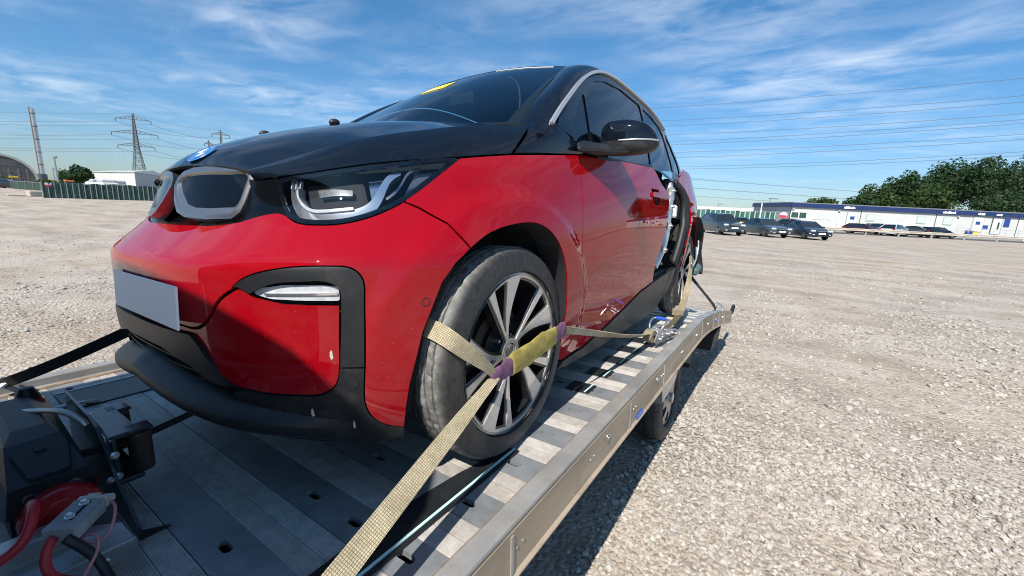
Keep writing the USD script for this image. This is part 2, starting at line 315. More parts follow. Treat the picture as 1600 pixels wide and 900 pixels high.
# tyre rubber: worn, chalky mud smeared on the shoulder
def tyre_mat(name, chalk, x0, x1, amt):
    return usdkit.material(stage, L(name), {
        'tc': ('texture_coordinate', {}), 'sx': ('separate_xyz', {}),
        'n': ('noise_texture', dict(scale=26.0, detail=9.0, roughness=0.78, distortion=0.6)), 'nr': ('rgb_ramp', dict(ramp=[(0.30, (0, 0, 0)), (0.68, (1, 1, 1))])),
        'a': ('map_range', dict(range_type='smoothstep', from_min=x0 - 0.035, from_max=x0, to_min=0.0, to_max=1.0, clamp=True)), 'b': ('map_range', dict(range_type='smoothstep', from_min=x1, from_max=x1 + 0.03, to_min=1.0, to_max=0.0, clamp=True)),
        'ab': ('math', dict(math_type='multiply')), 'abn': ('math', dict(math_type='multiply')), 'am': ('math', dict(math_type='multiply', value2=amt)),
        'f': ('noise_texture', dict(scale=60.0, detail=5.0)), 'fr': ('rgb_ramp', dict(ramp=[(0.3, (0.014, 0.014, 0.015)), (0.7, (0.036, 0.035, 0.034))])),
        'dn': ('noise_texture', dict(scale=5.0, detail=8.0, roughness=0.7)), 'dr': ('rgb_ramp', dict(ramp=[(0.5, (0, 0, 0)), (0.8, (0.35, 0.35, 0.35))])), 'dm': ('mix', dict(color2=(0.13, 0.115, 0.095))),
        'mix': ('mix', dict(color2=chalk)), 'bump': ('bump', dict(strength=0.3, distance=0.003)), 'p': ('principled_bsdf', dict(roughness=0.62))},
        [('tc.object', 'sx.vector'), ('tc.object', 'n.vector'), ('tc.object', 'f.vector'), ('tc.object', 'dn.vector'), ('sx.x', 'a.value'), ('sx.x', 'b.value'), ('a.result', 'ab.value1'), ('b.result', 'ab.value2'), ('n.fac', 'nr.fac'), ('ab.value', 'abn.value1'), ('nr.color', 'abn.value2'), ('abn.value', 'am.value1'),
         ('f.fac', 'fr.fac'), ('dn.fac', 'dr.fac'), ('fr.color', 'dm.color1'), ('dr.color', 'dm.fac'), ('dm.color', 'mix.color1'), ('am.value', 'mix.fac'), ('mix.color', 'p.base_color'), ('f.fac', 'bump.height'), ('bump.normal', 'p.normal')], surface='p.BSDF')
car_tyre = tyre_mat('car_tyre', (0.42, 0.405, 0.375), 0.785, 0.828, 0.62)
trailer_tyre = tyre_mat('trailer_tyre', (0.3, 0.28, 0.25), 0.95, 0.99, 0.25)
rim_face = pbr('machined_alloy', (0.62, 0.595, 0.565), 0.33, metal=0.55, rvary=0.1, vary=0.08, vscale=20, dirt=(0.25, 0.2, 0.16), dscale=14, damt=0.3)
rim_black = pbr('rim_black', (0.010, 0.011, 0.013), 0.3, coat=0.6, dirt=(0.12, 0.10, 0.08), dscale=12, damt=0.25)
brake_mat = pbr('brake_rust', (0.06, 0.035, 0.025), 0.7, vary=0.4)

# ---------------------------------------------------------------- car body surfaces (deck frame: x car's left, y backwards from the front axle, z up from the tyres)
_q=np.array([(0,-.720),(.14,-.718),(.28,-.706),(.42,-.675),(.55,-.621),(.66,-.545),(.742,-.453),(.80,-.352),(.845,-.22),(.872,-.05),(.883,.15),(.886,.45),(.8875,.9),(.8875,1.5),(.8875,2.1),(.885,2.5),(.86,2.85),(.79,3.08),(.66,3.2),(.4,3.255),(0,3.27)])
_qm=np.vstack([_q[:0:-1]*[-1,1],_q])
_l=np.r_[0,np.cumsum(np.linalg.norm(np.diff(_qm,axis=0),axis=1))]; _l-=_l[len(_q)-1]
_Q=CubicSpline(_l,_qm)
SMAX=_l[-1]
_st=lambda k:_l[len(_q)-1+k]
_Z=np.linspace(.08,1.35,255)
def _pf(*p):
    p=np.array(p); return PchipInterpolator(p[:,0],p[:,1])(np.clip(_Z,p[0,0],p[-1,0]))
_keys=[(0,_pf((.08,.12),(.16,.075),(.25,.03),(.35,.01),(.45,0),(.60,0),(.655,.001),(.674,.008),(.688,.026),(.71,.056),(.735,.088),(.757,.115),(.777,.137),(.80,.148),(.90,.16),(.945,.175),(1.0,.24),(1.35,.6))),
 (.28,_pf((.08,.12),(.16,.075),(.25,.03),(.35,.01),(.45,0),(.60,0),(.655,.001),(.674,.008),(.688,.025),(.71,.053),(.735,.083),(.757,.108),(.777,.128),(.80,.14),(.90,.155),(.945,.18),(1.0,.24),(1.35,.6))),
 (.60,_pf((.08,.10),(.16,.06),(.25,.025),(.35,.008),(.45,0),(.60,0),(.66,.001),(.682,.008),(.697,.022),(.715,.040),(.74,.064),(.775,.096),(.82,.127),(.90,.155),(.945,.19),(1.0,.25),(1.35,.6))),
 (.93,_pf((.08,.09),(.16,.05),(.25,.02),(.35,.005),(.45,0),(.60,0),(.665,.001),(.69,.007),(.708,.017),(.74,.038),(.79,.07),(.85,.105),(.93,.14),(1.0,.20),(1.35,.5))),
 (1.15,_pf((.08,.08),(.16,.05),(.25,.02),(.40,.0),(.60,0),(.70,.006),(.78,.028),(.86,.062),(.94,.10),(1.0,.15),(1.35,.45))),
 (1.45,_pf((.08,.08),(.2,.05),(.30,.02),(.45,.0),(.62,0),(.72,.004),(.82,.020),(.90,.042),(.97,.066),(1.03,.10),(1.35,.4))),
 (1.9,_pf((.08,.13),(.2,.10),(.30,.06),(.45,.02),(.62,0),(.74,.002),(.85,.012),(.93,.028),(1.01,.047),(1.06,.068),(1.35,.3))),
 (2.3,_pf((.08,.13),(.2,.09),(.30,.06),(.45,.025),(.62,.004),(.75,.0),(.88,.006),(.93,.012),(.98,.026),(1.05,.05),(1.12,.075),(1.35,.15))),
 (4.2,_pf((.08,.13),(.2,.09),(.30,.06),(.45,.025),(.62,.004),(.75,.0),(.90,.004),(.935,.008),(.98,.024),(1.08,.055),(1.15,.075),(1.35,.14))),
 (_st(17),_pf((.08,.12),(.2,.06),(.4,.01),(.62,.0),(.85,.01),(1.0,.03),(1.1,.06),(1.35,.16))),
 (SMAX,_pf((.08,.12),(.2,.06),(.4,.01),(.62,.0),(.85,.02),(1.0,.06),(1.1,.1),(1.35,.25)))]
_S=np.linspace(0,SMAX,500)
_T=PchipInterpolator([k for k,_ in _keys],np.stack([p for _,p in _keys]))(_S)
_T=gaussian_filter(_T,(9,1.1),mode='nearest')
_I=RectBivariateSpline(_S,_Z,_T)
def _arch(P):
    out=0
    for yc,zc,w in ((0,.36,1.),(2.57,.36,1.)):
        r=np.hypot(P[:,1]-yc,P[:,2]-zc)
        t=np.clip((.535-r)/.06,0,1); out=out+.011*t*t*(3-2*t)*w
    return out*np.clip((np.abs(P[:,0])-.5)/.2,0,1)
def A(s,z):
    s=np.asarray(s,float); z=np.asarray(z,float)
    q=_Q(s); d=_Q(s,1); n=np.stack([-d[:,1],d[:,0]],1)/np.linalg.norm(d,axis=1)[:,None]  # candidate normal
    n=-n  # outward for increasing s (left side: tangent +y -> outward +x)
    P=np.column_stack([q-n*_I.ev(np.abs(s),z)[:,None],z])
    P[:,:2]+=n*_arch(P)[:,None]
    return P
def stripfn(*curves):
    """surface through curves (each list of 3d pts, same count); (t,w): t along, w across 0..len-1 ; cubic in both"""
    C=[]
    for c in curves:
        c=np.array(c,float); l=np.r_[0,np.cumsum(np.linalg.norm(np.diff(c,axis=0),axis=1))]; C.append(PchipInterpolator(l/l[-1],c) if False else CubicSpline(l/l[-1],c,bc_type='natural'))
    W=np.arange(len(C))
    def S(t,w):
        t=np.asarray(t,float); w=np.asarray(w,float)
        P=np.stack([c(t) for c in C])  # k,n,3
        if len(C)==2: return P[0]*(1-w)[:,None]+P[1]*w[:,None]
        cs=CubicSpline(W,P,bc_type='natural') if len(C)>3 else None
        out=np.zeros((len(t),3))
        if cs is None:
            L=[(w-1)*(w-2)/2,-w*(w-2),w*(w-1)/2]
            for k in range(3): out+=L[k][:,None]*P[k]
        else:
            co=cs.c # 4,k-1,n,3
            i=np.clip(np.floor(w).astype(int),0,len(C)-2); x=w-i; j=np.arange(len(t))
            out=((co[0,i,j]*x[:,None]+co[1,i,j])*x[:,None]+co[2,i,j])*x[:,None]+co[3,i,j]
        return out
    return S
def glass_x(y,z):
    return .848-.33*(z-1.0)-.10*np.clip(z-1.25,0,1)**2-.05*np.clip(.55-y,0,1)**2-.07*np.clip(y-1.9,0,2)**2
def G(y,z):
    y=np.asarray(y,float); z=np.asarray(z,float); return np.column_stack([glass_x(y,z),y,z])
# ---------------------------------------------------------------- the red car
car = thing('red_hatchback', 'glossy red hatchback with black bonnet strapped on the trailer, rear door skin missing', 'car', deck=True)
def sA(y): return float(np.interp(y, _yv, _sv))
_sv = np.linspace(0, SMAX, 800); _yv = _Q(_sv)[:, 1]
def sm(pts, n=60, closed=False):               # a smooth line through points
    p = np.array(pts + ([pts[0]] if closed else []), float); l = np.r_[0, np.cumsum(np.linalg.norm(np.diff(p, axis=0), axis=1))]
    return [tuple(q) for q in CubicSpline(l / l[-1], p, bc_type='periodic' if closed else 'natural')(np.linspace(0, 1, n))]
def rnd(poly, r): return Polygon(poly).buffer(0).buffer(-r).buffer(2 * r).buffer(-r)
GAP = 0.0022
def both_sides(half): h = Polygon(half).buffer(0); m = Polygon([(-x, y) for x, y in h.exterior.coords]); return h, m
arch_front = [(0.884, 0.228), (0.890, 0.30), (0.899, 0.36), (0.934, 0.494), (0.990, 0.622), (1.032, 0.670), (1.083, 0.705)]
hood_edge = [(0.412, 0.882), (0.494, 0.889), (0.654, 0.906), (0.791, 0.924), (0.923, 0.939), (1.151, 0.966), (1.369, 0.9975), (1.813, 1.047)]
head_low = sm([(0.563, 0.789), (0.600, 0.777), (0.650, 0.7715), (0.751, 0.7765), (0.863, 0.807), (0.968, 0.857), (1.063, 0.916), (1.143, 0.9615)], 48)
# front bumper: two fields parted by a seam, the L-shaped black blade and the lower corner cut out
blade_out = sm([(0.480, 0.618), (0.500, 0.634), (0.528, 0.648), (0.578, 0.662), (0.654, 0.672), (0.735, 0.673), (0.772, 0.667), (0.793, 0.645), (0.797, 0.60), (0.795, 0.54), (0.790, 0.419)], 50)
corner_out = sm([(0.790, 0.419), (0.785, 0.358), (0.790, 0.302), (0.814, 0.264), (0.884, 0.228)], 20)
insert_edge = sm([(0.318, 0.484), (0.345, 0.462), (0.380, 0.420), (0.404, 0.378), (0.470, 0.352)], 16)
inset_low = sm([(0.470, 0.352), (0.562, 0.345), (0.629, 0.345), (0.685, 0.349), (0.716, 0.370), (0.727, 0.40), (0.731, 0.43)], 24)
seam = sm([(0.484, 0.616), (0.430, 0.583), (0.381, 0.527), (0.349, 0.507), (0.278, 0.504)], 20)
bump_half = ([(0, 0.757), (0.244, 0.759), (0.331, 0.765), (0.386, 0.772)] + sm([(0.386, 0.772), (0.445, 0.786), (0.500, 0.795), (0.540, 0.795), (0.567, 0.787), (0.600, 0.774), (0.640, 0.7685)], 20) + [(a_, b_ - .0032) for a_, b_ in head_low if .66 < a_ < .915] + [(0.921, 0.831), (0.964, 0.814), (1.032, 0.773), (1.079, 0.713)]
             + arch_front[::-1] + corner_out[::-1] + blade_out[::-1] + seam + [(0, 0.504)])
low_half = ([(0, 0.500)] + [(0.278, 0.500)] + [(a, b - 0.004) for a, b in seam[::-1]][1:-1] + [(0.497, 0.620), (0.538, 0.594), (0.605, 0.5815), (0.739, 0.578), (0.731, 0.43)] + inset_low[::-1] + insert_edge[::-1] + [(0, 0.484)])
h, m = both_sides(bump_half); panel('front_bumper', A, unary_union([h, m, sbox(-.01, .505, .01, .757)]).buffer(-GAP), red, car, du=.02, dv=.02)
h, m = both_sides(low_half); panel('bumper_inset', A, unary_union([h, m, sbox(-.01, .485, .01, .499)]).buffer(-GAP), red, car, du=.02, dv=.02, off=-0.004)
# black L-shaped blade with the daytime lamp in its hook
blade_in = sm([(0.526, 0.603), (0.577, 0.626), (0.669, 0.6365), (0.722, 0.632), (0.738, 0.620), (0.7425, 0.590)], 24) + [(0.740, 0.54), (0.732, 0.43)]
blade = Polygon(blade_out + [(0.7895, 0.421), (0.731, 0.421)] + blade_in[::-1] + [(0.497, 0.618)]).buffer(0)
panel('air_blade', A, rnd(blade, .002).buffer(-GAP * .7), black_plastic, car, both=True, du=.015, dv=.015, off=0.003, thick=.03)
fogw = Polygon([(0.520, 0.610), (0.544, 0.621), (0.608, 0.6305), (0.698, 0.631), (0.741, 0.626), (0.743, 0.584), (0.666, 0.585), (0.574, 0.588), (0.535, 0.597)])
panel('fog_lamp_housing', A, fogw.buffer(.012), void, car, both=True, off=-0.02, du=.02, dv=.02)
panel('fog_lamp', A, rnd(fogw.buffer(-.004), .006), lamp_white, car, both=True, off=-0.009, du=.012, dv=.012)
panel('fog_lamp_rib', A, Polygon([(0.56, 0.606), (0.735, 0.609), (0.735, 0.603), (0.56, 0.601)]), lamp_chrome, car, both=True, off=-0.005, du=.02, dv=.02)
corner = Polygon([(0.731, 0.419), (0.790, 0.419)] + corner_out + [(0.886, 0.196), (0.76, 0.196), (0.60, 0.21), (0.44, 0.22), (0.43, 0.338), (0.470, 0.350)] + inset_low).buffer(0)
panel('lower_corner', A, corner.buffer(-GAP * .6), black_plastic, car, both=True, du=.015, dv=.015, off=0.001, thick=.03)
v, f, n = panel_arrays(A, Point(0.7635, 0.379).buffer(.011), off=.003, du=.01, dv=.01); raw('towing_eye_cap', v, f, n, rubber_trim, car)
ins = Polygon([(-x, y) for x, y in insert_edge[::-1]] + insert_edge + [(0.43, 0.33), (-0.43, 0.33)])
ins_top = unary_union([Polygon([(-0.30, 0.4835), (0.30, 0.4835), (0.318, 0.482), (0.345, 0.460), (0.380, 0.419), (0.404, 0.377), (0.43, 0.352), (0.36, 0.362), (0.30, 0.395), (0.15, 0.425), (-0.15, 0.425), (-0.30, 0.395), (-0.36, 0.362), (-0.43, 0.352), (-0.404, 0.377), (-0.380, 0.419), (-0.345, 0.460), (-0.318, 0.482)])])
panel('grille_surround', A, rnd(ins_top, .002), black_plastic, car, du=.015, dv=.015, off=0.006, thick=.03)
panel('lower_grille_back', A, ins, void, car, off=-0.06, du=.04, dv=.04)
for k, zz in enumerate((0.395, 0.372, 0.350)):
    panel('grille_slat', A, sbox(-0.36 + .02 * k, zz - .006, 0.36 - .02 * k, zz), black_plastic, car, off=-0.012, thick=.05, du=.03, dv=.01)
# lip: a broad black plastic spoiler under the nose
_ls = np.linspace(-0.90, 0.90, 61)
def lip_line(z, o):
    P = A(_ls, np.full(61, z)); q = _Q(_ls, 1); nn = np.stack([q[:, 1], -q[:, 0]], 1) / np.linalg.norm(q, axis=1)[:, None]
    fall = np.clip((0.80 - np.abs(_ls)) / 0.40, 0, 1); fall = fall * fall * (3 - 2 * fall); P[:, :2] += nn * (o * fall)[:, None]; return P
zf = lambda a, b: a + (b - a) * np.clip(np.abs(_ls) / .8, 0, 1)
def lip_pts(zc, ze, o): return np.array([lip_line(z, o)[i] for i, z in enumerate(zf(zc, ze))])
SL1 = stripfn(lip_pts(.394, .275, -.035), lip_pts(.376, .262, .008), lip_pts(.345, .240, .044)); SL2 = stripfn(lip_pts(.345, .240, .044), lip_pts(.328, .226, .049), lip_pts(.306, .208, .042), lip_pts(.290, .192, .0))
a_ = panel_arrays(SL1, sbox(0.058, 0, 0.942, 2), du=.02, dv=.2, thick=.004); b_ = panel_arrays(SL2, sbox(0.058, 0, 0.942, 3), du=.02, dv=.2, thick=.004)
raw('front_lip', *join(a_, b_), black_plastic, car)
# number plate, blank
pl = cat([bx(.505, .006, .111, (0, 0, 0), bev=.002)]); pl.apply_transform(trimesh.transformations.euler_matrix(math.radians(-3), 0, 0)); pl.apply_translation((0.092, -0.731, 0.560)); obj('number_plate', pl, white_plate, car)
# black mask between bonnet, bumper and headlamps
mask_half = [(0, 0.7555), (0.244, 0.757), (0.386, 0.770)] + sm([(0.386, 0.770), (0.445, 0.784), (0.500, 0.793), (0.540, 0.793), (0.567, 0.785)], 12) + [(0.535, 0.815), (0.513, 0.845), (0.508, 0.885), (0.494, 0.887), (0.412, 0.880), (0.36, 0.892), (0.2, 0.925), (0, 0.942)]
h, m = both_sides(mask_half); panel('front_mask', A, unary_union([h, m]).buffer(.001).buffer(-.002), grille_glass, car, du=.02, dv=.02, off=-.004)
# kidney grilles
def KS(x, z): return np.column_stack([x, -.633 + .38 * (z - .78) + .55 * np.asarray(x) ** 2, z])
def KP(x, z): return KS(x, z) + [0, .0015, 0]
kout = [(0.012, 0.872), (0.018, 0.895), (0.045, 0.913), (0.10, 0.922), (0.18, 0.924), (0.325, 0.919), (0.343, 0.908), (0.349, 0.886), (0.346, 0.825), (0.338, 0.795), (0.318, 0.778), (0.23, 0.7745), (0.135, 0.779), (0.085, 0.793), (0.043, 0.828)]
kin = [(0.045, 0.880), (0.070, 0.894), (0.12, 0.8975), (0.19, 0.898), (0.314, 0.894), (0.324, 0.884), (0.319, 0.824), (0.308, 0.812), (0.23, 0.809), (0.165, 0.810), (0.125, 0.819), (0.075, 0.852)]
ko, ki = rnd(kout, .004), rnd(kin, .004).buffer(.0045)
for sg in (1, -1):
    # frame: a funnel from a proud outer rim to the glass, as three bands of one mesh
    def band(po, pi, o1, o0, nm=None):
        a = np.array(po.exterior.coords)[:-1]; l = np.linspace(0, 1, 97)[:-1]
        A1 = np.array([po.exterior.interpolate(t, True).coords[0] for t in l]); B1 = np.array([pi.exterior.interpolate(pi.exterior.project(Point(*q)), False).coords[0] for q in A1])
        e = 1e-3
        def off(q, o):
            P = KS(q[:, 0], q[:, 1]); nn = np.cross(KS(q[:, 0] + e, q[:, 1]) - P, KS(q[:, 0], q[:, 1] + e) - P); nn /= np.linalg.norm(nn, axis=1)[:, None]; return P + nn * o
        return off(A1, o1), off(B1, o0), B1
    r0, r1, _ = band(ko, ko.buffer(-.006), -.03, .004)
    _, r2, _ = band(ko, ko.buffer(-.013), 0, .007); _, r3, _ = band(ko, ko.buffer(-.018), 0, .0045); _, r4, b4 = band(ko, ki, 0, -.0005); _, r5, b5 = band(ko, ki.buffer(-.003), 0, 0); r5 = KP(b5[:, 0], b5[:, 1]) + [0, .001, 0]
    r00, _, _ = band(ko, ko, .004, 0)
    rows = [r0, r00, r1, r2, r3, r4, r5]; k = len(r0); V = np.vstack(rows); Fc = []
    for a in range(len(rows) - 1):
        for b in range(k):
            p, q = a * k + b, a * k + (b + 1) % k; Fc += [(p, q, q + k), (p, q + k, p + k)]
    tm = trimesh.Trimesh(V * [sg, 1, 1], np.array(Fc), process=False)
    tm.fix_normals()
    if (tm.face_normals[:, 1].mean() > 0): tm.invert()
    fr = obj('grille_frame', tm, satin_silver, car, smooth=50)
    v, f, n = panel_arrays(KP, ki.buffer(.006), du=.03, dv=.03, off=0.0)
    if n[:, 1].mean() > 0: n = -n
    raw('grille_panel', v * [sg, 1, 1], f if sg > 0 else f[:, ::-1], n * [sg, 1, 1], grille_glass, car)
# bonnet: domed top and two flanks under a soft crease
E3 = A(*np.array(hood_edge[:6] + [(1.365, 0.9965)]).T)
E3 = np.vstack([CubicSpline(np.linspace(0, 1, 7), E3)(np.linspace(0, 1, 9))])
K3 = np.array([(.342, -.541, .908), (.385, -.487, .932), (.47, -.402, .973), (.55, -.295, 1.013), (.61, -.153, 1.050), (.66, -.035, 1.077), (.715, .14, 1.103), (.748, .235, 1.114)])
def crv(P, n=9): P = np.array(P, float); l = np.r_[0, np.cumsum(np.linalg.norm(np.diff(P, axis=0), axis=1))]; return CubicSpline(l / l[-1], P)(np.linspace(0, 1, n))
K9 = crv(K3, 13); E9 = crv(E3, 13)
M9 = crv([(0, -.584, .931), (0, -.565, .952), (0, -.530, .978), (0, -.468, 1.010), (0, -.340, 1.062), (0, -.200, 1.105), (0, -.05, 1.137), (0, .095, 1.160)], 13)
H9 = K9 * [.52, 0, 0] + M9 * [0, .62, .62] + K9 * [0, .38, .38]; H9[:, 2] += .010 * np.sin(np.linspace(.25, 1, 13) * 1.6)
H9b = K9 * [.82, 0, 0] + M9 * [0, .22, .24] + K9 * [0, .78, .76]; H9b[:, 2] += .004
Fm = .5 * (K9 + E9) + np.array([.008, -.006, .002])
TOP = stripfn(K9, H9b, H9, M9, mirror(H9), mirror(H9b), mirror(K9)); FL = stripfn(E9, Fm, K9)
top = panel_arrays(TOP, sbox(0, 0, 1, 6), du=.025, dv=.125, thick=.012)
fl = panel_arrays(FL, sbox(0.0, 0.03, 1, 2), du=.025, dv=.125, thick=.012)
flm = (mirror(fl[0]), fl[1][:, ::-1], mirror(fl[2]))
raw('bonnet', *join(top, fl, flm), hood_black, car)
BT, BW = .076, 2.68
# roundel badge on the nose of the bonnet
q0 = TOP(np.array([BT]), np.array([BW]))[0]; nx = np.cross(TOP(np.array([BT + .006]), np.array([BW]))[0] - q0, TOP(np.array([BT]), np.array([BW + .07]))[0] - q0); nx /= np.linalg.norm(nx); nx *= np.sign(nx[2])
def on_badge(m):
    up = np.array([0, 0.5, 0.86]); up -= nx * (up @ nx); up /= np.linalg.norm(up); rt = np.cross(up, nx); T = np.eye(4); T[:3, 0], T[:3, 1], T[:3, 2], T[:3, 3] = rt, up, nx, q0 + nx * .001
    return m.apply_transform(T)
R_ = .041
bd = obj('badge', on_badge(lathe([(R_ + .003, 0), (R_ + .003, .0015), (R_ + .001, .003), (R_ - .001, .0025), (R_ - .001, .001)], 48, True)), badge_blue, car, smooth=40)
obj('badge_ring', on_badge(cat([prism(Point(0, 0).buffer(R_ * .66).difference(Point(0, 0).buffer(R_ * .6)), .0040), prism(Point(0, 0).buffer(R_ * 1.0, 48).difference(Point(0, 0).buffer(R_ * .96, 48)), .0040)])), chrome, bd)
qd = lambda a: Polygon([(0, 0)] + [(R_ * .6 * math.cos(t), R_ * .6 * math.sin(t)) for t in np.linspace(a, a + math.pi / 2, 12)])
obj('badge_quarter', on_badge(cat([prism(qd(0), .0034), prism(qd(math.pi), .0034)])), badge_blue, bd)
obj('badge_quarter', on_badge(cat([prism(qd(math.pi / 2), .0035), prism(qd(1.5 * math.pi), .0035)])), badge_white, bd)
for nt, nw in ((.63, 2.52), (.52, 3.50)):
    qn = TOP(np.array([nt]), np.array([nw]))[0]; nz = trimesh.creation.icosphere(2, 1.0); nz.apply_scale((.014, .020, .013)); nz.vertices[:, 1] += .25 * nz.vertices[:, 2]; nz.apply_translation(qn + [0, 0, .006]); obj('washer_nozzle', nz, rubber_trim, car, smooth=True)
# front wing, door, sill, rear quarter
arch_top = sm([(1.083, 0.705), (1.146, 0.739), (1.20, .757), (1.29, 0.772), (1.41, 0.768), (1.50, 0.722), (1.56, .65), (1.590, 0.570), (1.602, 0.48), (1.606, .40), (1.626, 0.30), (1.680, 0.206)], 44)
door_front = sm([(1.945, 0.172), (1.905, 0.26), (1.80, 0.42), (1.745, 0.55), (1.735, 0.66), (1.748, 0.80), (1.768, 0.92), (1.812, 1.045)], 40)
wing = Polygon([(0.922, 0.831), (0.964, 0.816), (1.032, 0.775), (1.081, 0.715)] + arch_top + [(1.80, 0.166)] + door_front + [(1.60, 1.0205), (1.369, 0.9945), (1.151, 0.9635)] + [p_ for p_ in head_low[::-1] if p_[0] > .925]).buffer(0)
panel('front_wing', A, wing.buffer(-GAP), red, car, both=True, du=.02, dv=.02)
door_bot = [(2.945, 0.381), (2.701, 0.352), (2.276, 0.236), (2.02, 0.168)]
handle_cut = rnd([(2.685, 0.962), (2.681, 0.93), (2.69, 0.893), (2.76, 0.868), (2.81, 0.868), (2.84, .885), (2.85, .962)], .008)
dr = Polygon([(1.816, 1.047), (1.981, 1.0525), (2.367, 1.076), (2.80, 1.093)] + sm([(2.80, 1.093), (2.872, 1.088), (2.93, 1.035), (2.99, .992), (3.055, 0.955), (3.068, 0.885), (3.045, .79), (3.0, 0.673), (2.93, .575), (2.897, 0.50), (2.91, .43), (2.945, 0.381)], 40) + door_bot[1:] + door_front).buffer(0)
dp = panel('front_door', A, dr.buffer(-GAP).difference(handle_cut), red, car, both=False, du=.025, dv=.02)
panel('door_recess', A, handle_cut.buffer(.004), red, dp, off=-.022, du=.03, dv=.02)
v, f, n = panel_arrays(A, rnd([(2.675, 0.935), (2.675, 0.912), (3.03, 0.912), (3.045, 0.925), (3.03, 0.940), (2.70, 0.940)], .008), off=.010, thick=.02, du=.03, dv=.01); raw('handle', v, f, n, red, dp)
v, f, n = panel_arrays(A, dr.buffer(-GAP), du=.03, dv=.03); raw('front_door', mirror(v), f[:, ::-1], mirror(n), red, car)
v, f, n = panel_arrays(A, Polygon([(2.9, .40), (3.45, .47), (3.45, 1.03), (2.82, 1.09), (3.06, .9)]), du=.05, dv=.05); raw('rear_door', mirror(v), f[:, ::-1], mirror(n), red, car)
sill_poly = Polygon([(1.70, 0.158), (2.02, 0.162), (2.276, 0.230), (2.701, 0.346), (2.945, 0.375), (3.29, 0.405), (3.44, 0.43), (3.46, 0.30), (3.36, 0.13), (3.2, .10), (2.2, .10), (1.85, .115)])
panel('sill', A, sill_poly, black_plastic, car, both=True, du=.04, dv=.02, off=.006, thick=.03)
panel('body_underside', A, Polygon([(1.55, .10), (3.5, .10), (3.5, .42), (1.55, .35)]), void, car, both=True, off=-.05, du=.1, dv=.05)
ra = Point(3.87, 0.36).buffer(.405, 48)
quarter = Polygon([(3.46, 1.062)] + sm([(3.47, 1.045), (3.56, 1.035), (3.67, 0.985), (3.72, 0.92), (3.735, .84), (3.735, 0.76), (3.70, 0.66), (3.665, 0.52), (3.66, 0.37)], 24) + [(3.69, 0.37), (3.70, 0.52), (3.735, 0.64)] + [(3.80, .745), (3.87, .768), (3.95, .757), (4.10, .69), (4.22, .56), (4.27, .40), (4.30, .28)] + [(SMAX - .3, .28), (SMAX - .3, 1.0), (4.3, 1.10), (4.0, 1.16), (3.74, 1.165), (3.60, 1.11)]).buffer(0)
panel('rear_quarter', A, quarter, red, car, both=False, du=.03, dv=.03, label='torn red rear quarter beside the missing door')
quart2 = Polygon([(3.47, 1.045), (3.46, .45), (3.47, .37)] + [(3.87 + .405 * math.cos(a), .36 + .405 * math.sin(a)) for a in np.linspace(math.pi, 0, 24)] + [(4.30, .28), (SMAX - .3, .28), (SMAX - .3, 1.0), (4.3, 1.10), (4.0, 1.16), (3.60, 1.11)]).buffer(0)
v, f, n = panel_arrays(A, quart2, du=.04, dv=.04); raw('rear_quarter', mirror(v), f[:, ::-1], mirror(n), red, car)
v, f, n = panel_arrays(A, Polygon([(SMAX - .3, .28), (SMAX - .3, 1.0), (SMAX, 1.0), (SMAX, .28)]), du=.04, dv=.04)
raw('rear_bumper', *join((v, f, n), (mirror(v), f[:, ::-1], mirror(n))), gloss_black, car)
# dark inner body behind every gap, open at the wheel arches and the missing door
inner = Polygon([(0, .30), (.90, .25), (.95, .5), (1.10, .76), (1.30, .80), (1.50, .76), (1.60, .62), (1.62, .15), (3.42, .15), (3.45, .5), (3.62, .75), (3.87, .80), (4.12, .75), (4.3, .45), (4.35, .25), (SMAX, .28), (SMAX, 1.0), (4.3, 1.06), (3.5, 1.02), (2.8, 1.06), (1.88, 1.03), (1.15, .94), (1.05, .90), (.9, .80), (.7, .74), (.5, .76), (.3, .735), (0, .73)])
head_hole = Polygon(head_low + [(1.056, 0.955), (0.9, 0.93), (0.6, 0.885), (0.49, 0.87)]).buffer(.01)
inner = inner.difference(head_hole).difference(Polygon([(2.86, .42), (3.44, .42), (3.70, .6), (3.72, 1.0), (3.4, 1.05), (2.86, 1.05)]))
v, f, n = panel_arrays(A, inner, du=.06, dv=.05, off=-.028, flange=False)
raw('inner_body', *join((v, f, n), (mirror(v), f[:, ::-1], mirror(n))), void, car)
# wheel-house liners
for yc in (0, 2.57):
    for sg in (1, -1):
        a = np.linspace(-.15, math.pi + .15, 40); pr = np.c_[np.cos(a) * .42, np.sin(a) * .425]
        V = np.vstack([np.c_[np.full(40, .60), yc + pr[:, 0], .36 + pr[:, 1]], np.c_[.80 - np.where(np.cos(a) < 0, .14, .06) * np.clip((np.abs(np.cos(a)) - .45) / .4, 0, 1), yc + pr[:, 0], .36 + pr[:, 1]]]); Fc = []
        for k in range(39): Fc += [(k, k + 1, k + 41), (k, k + 41, k + 40)]
        disc = np.vstack([[.60, yc, .36], V[:40]]); df = [(0, k + 2, k + 1) for k in range(39)]
        m_ = cat([trimesh.Trimesh(V, Fc, process=False), trimesh.Trimesh(disc, df, process=False)])
        m_.vertices *= [sg, 1, 1]; obj('wheel_house', m_, liner, car, smooth=30)

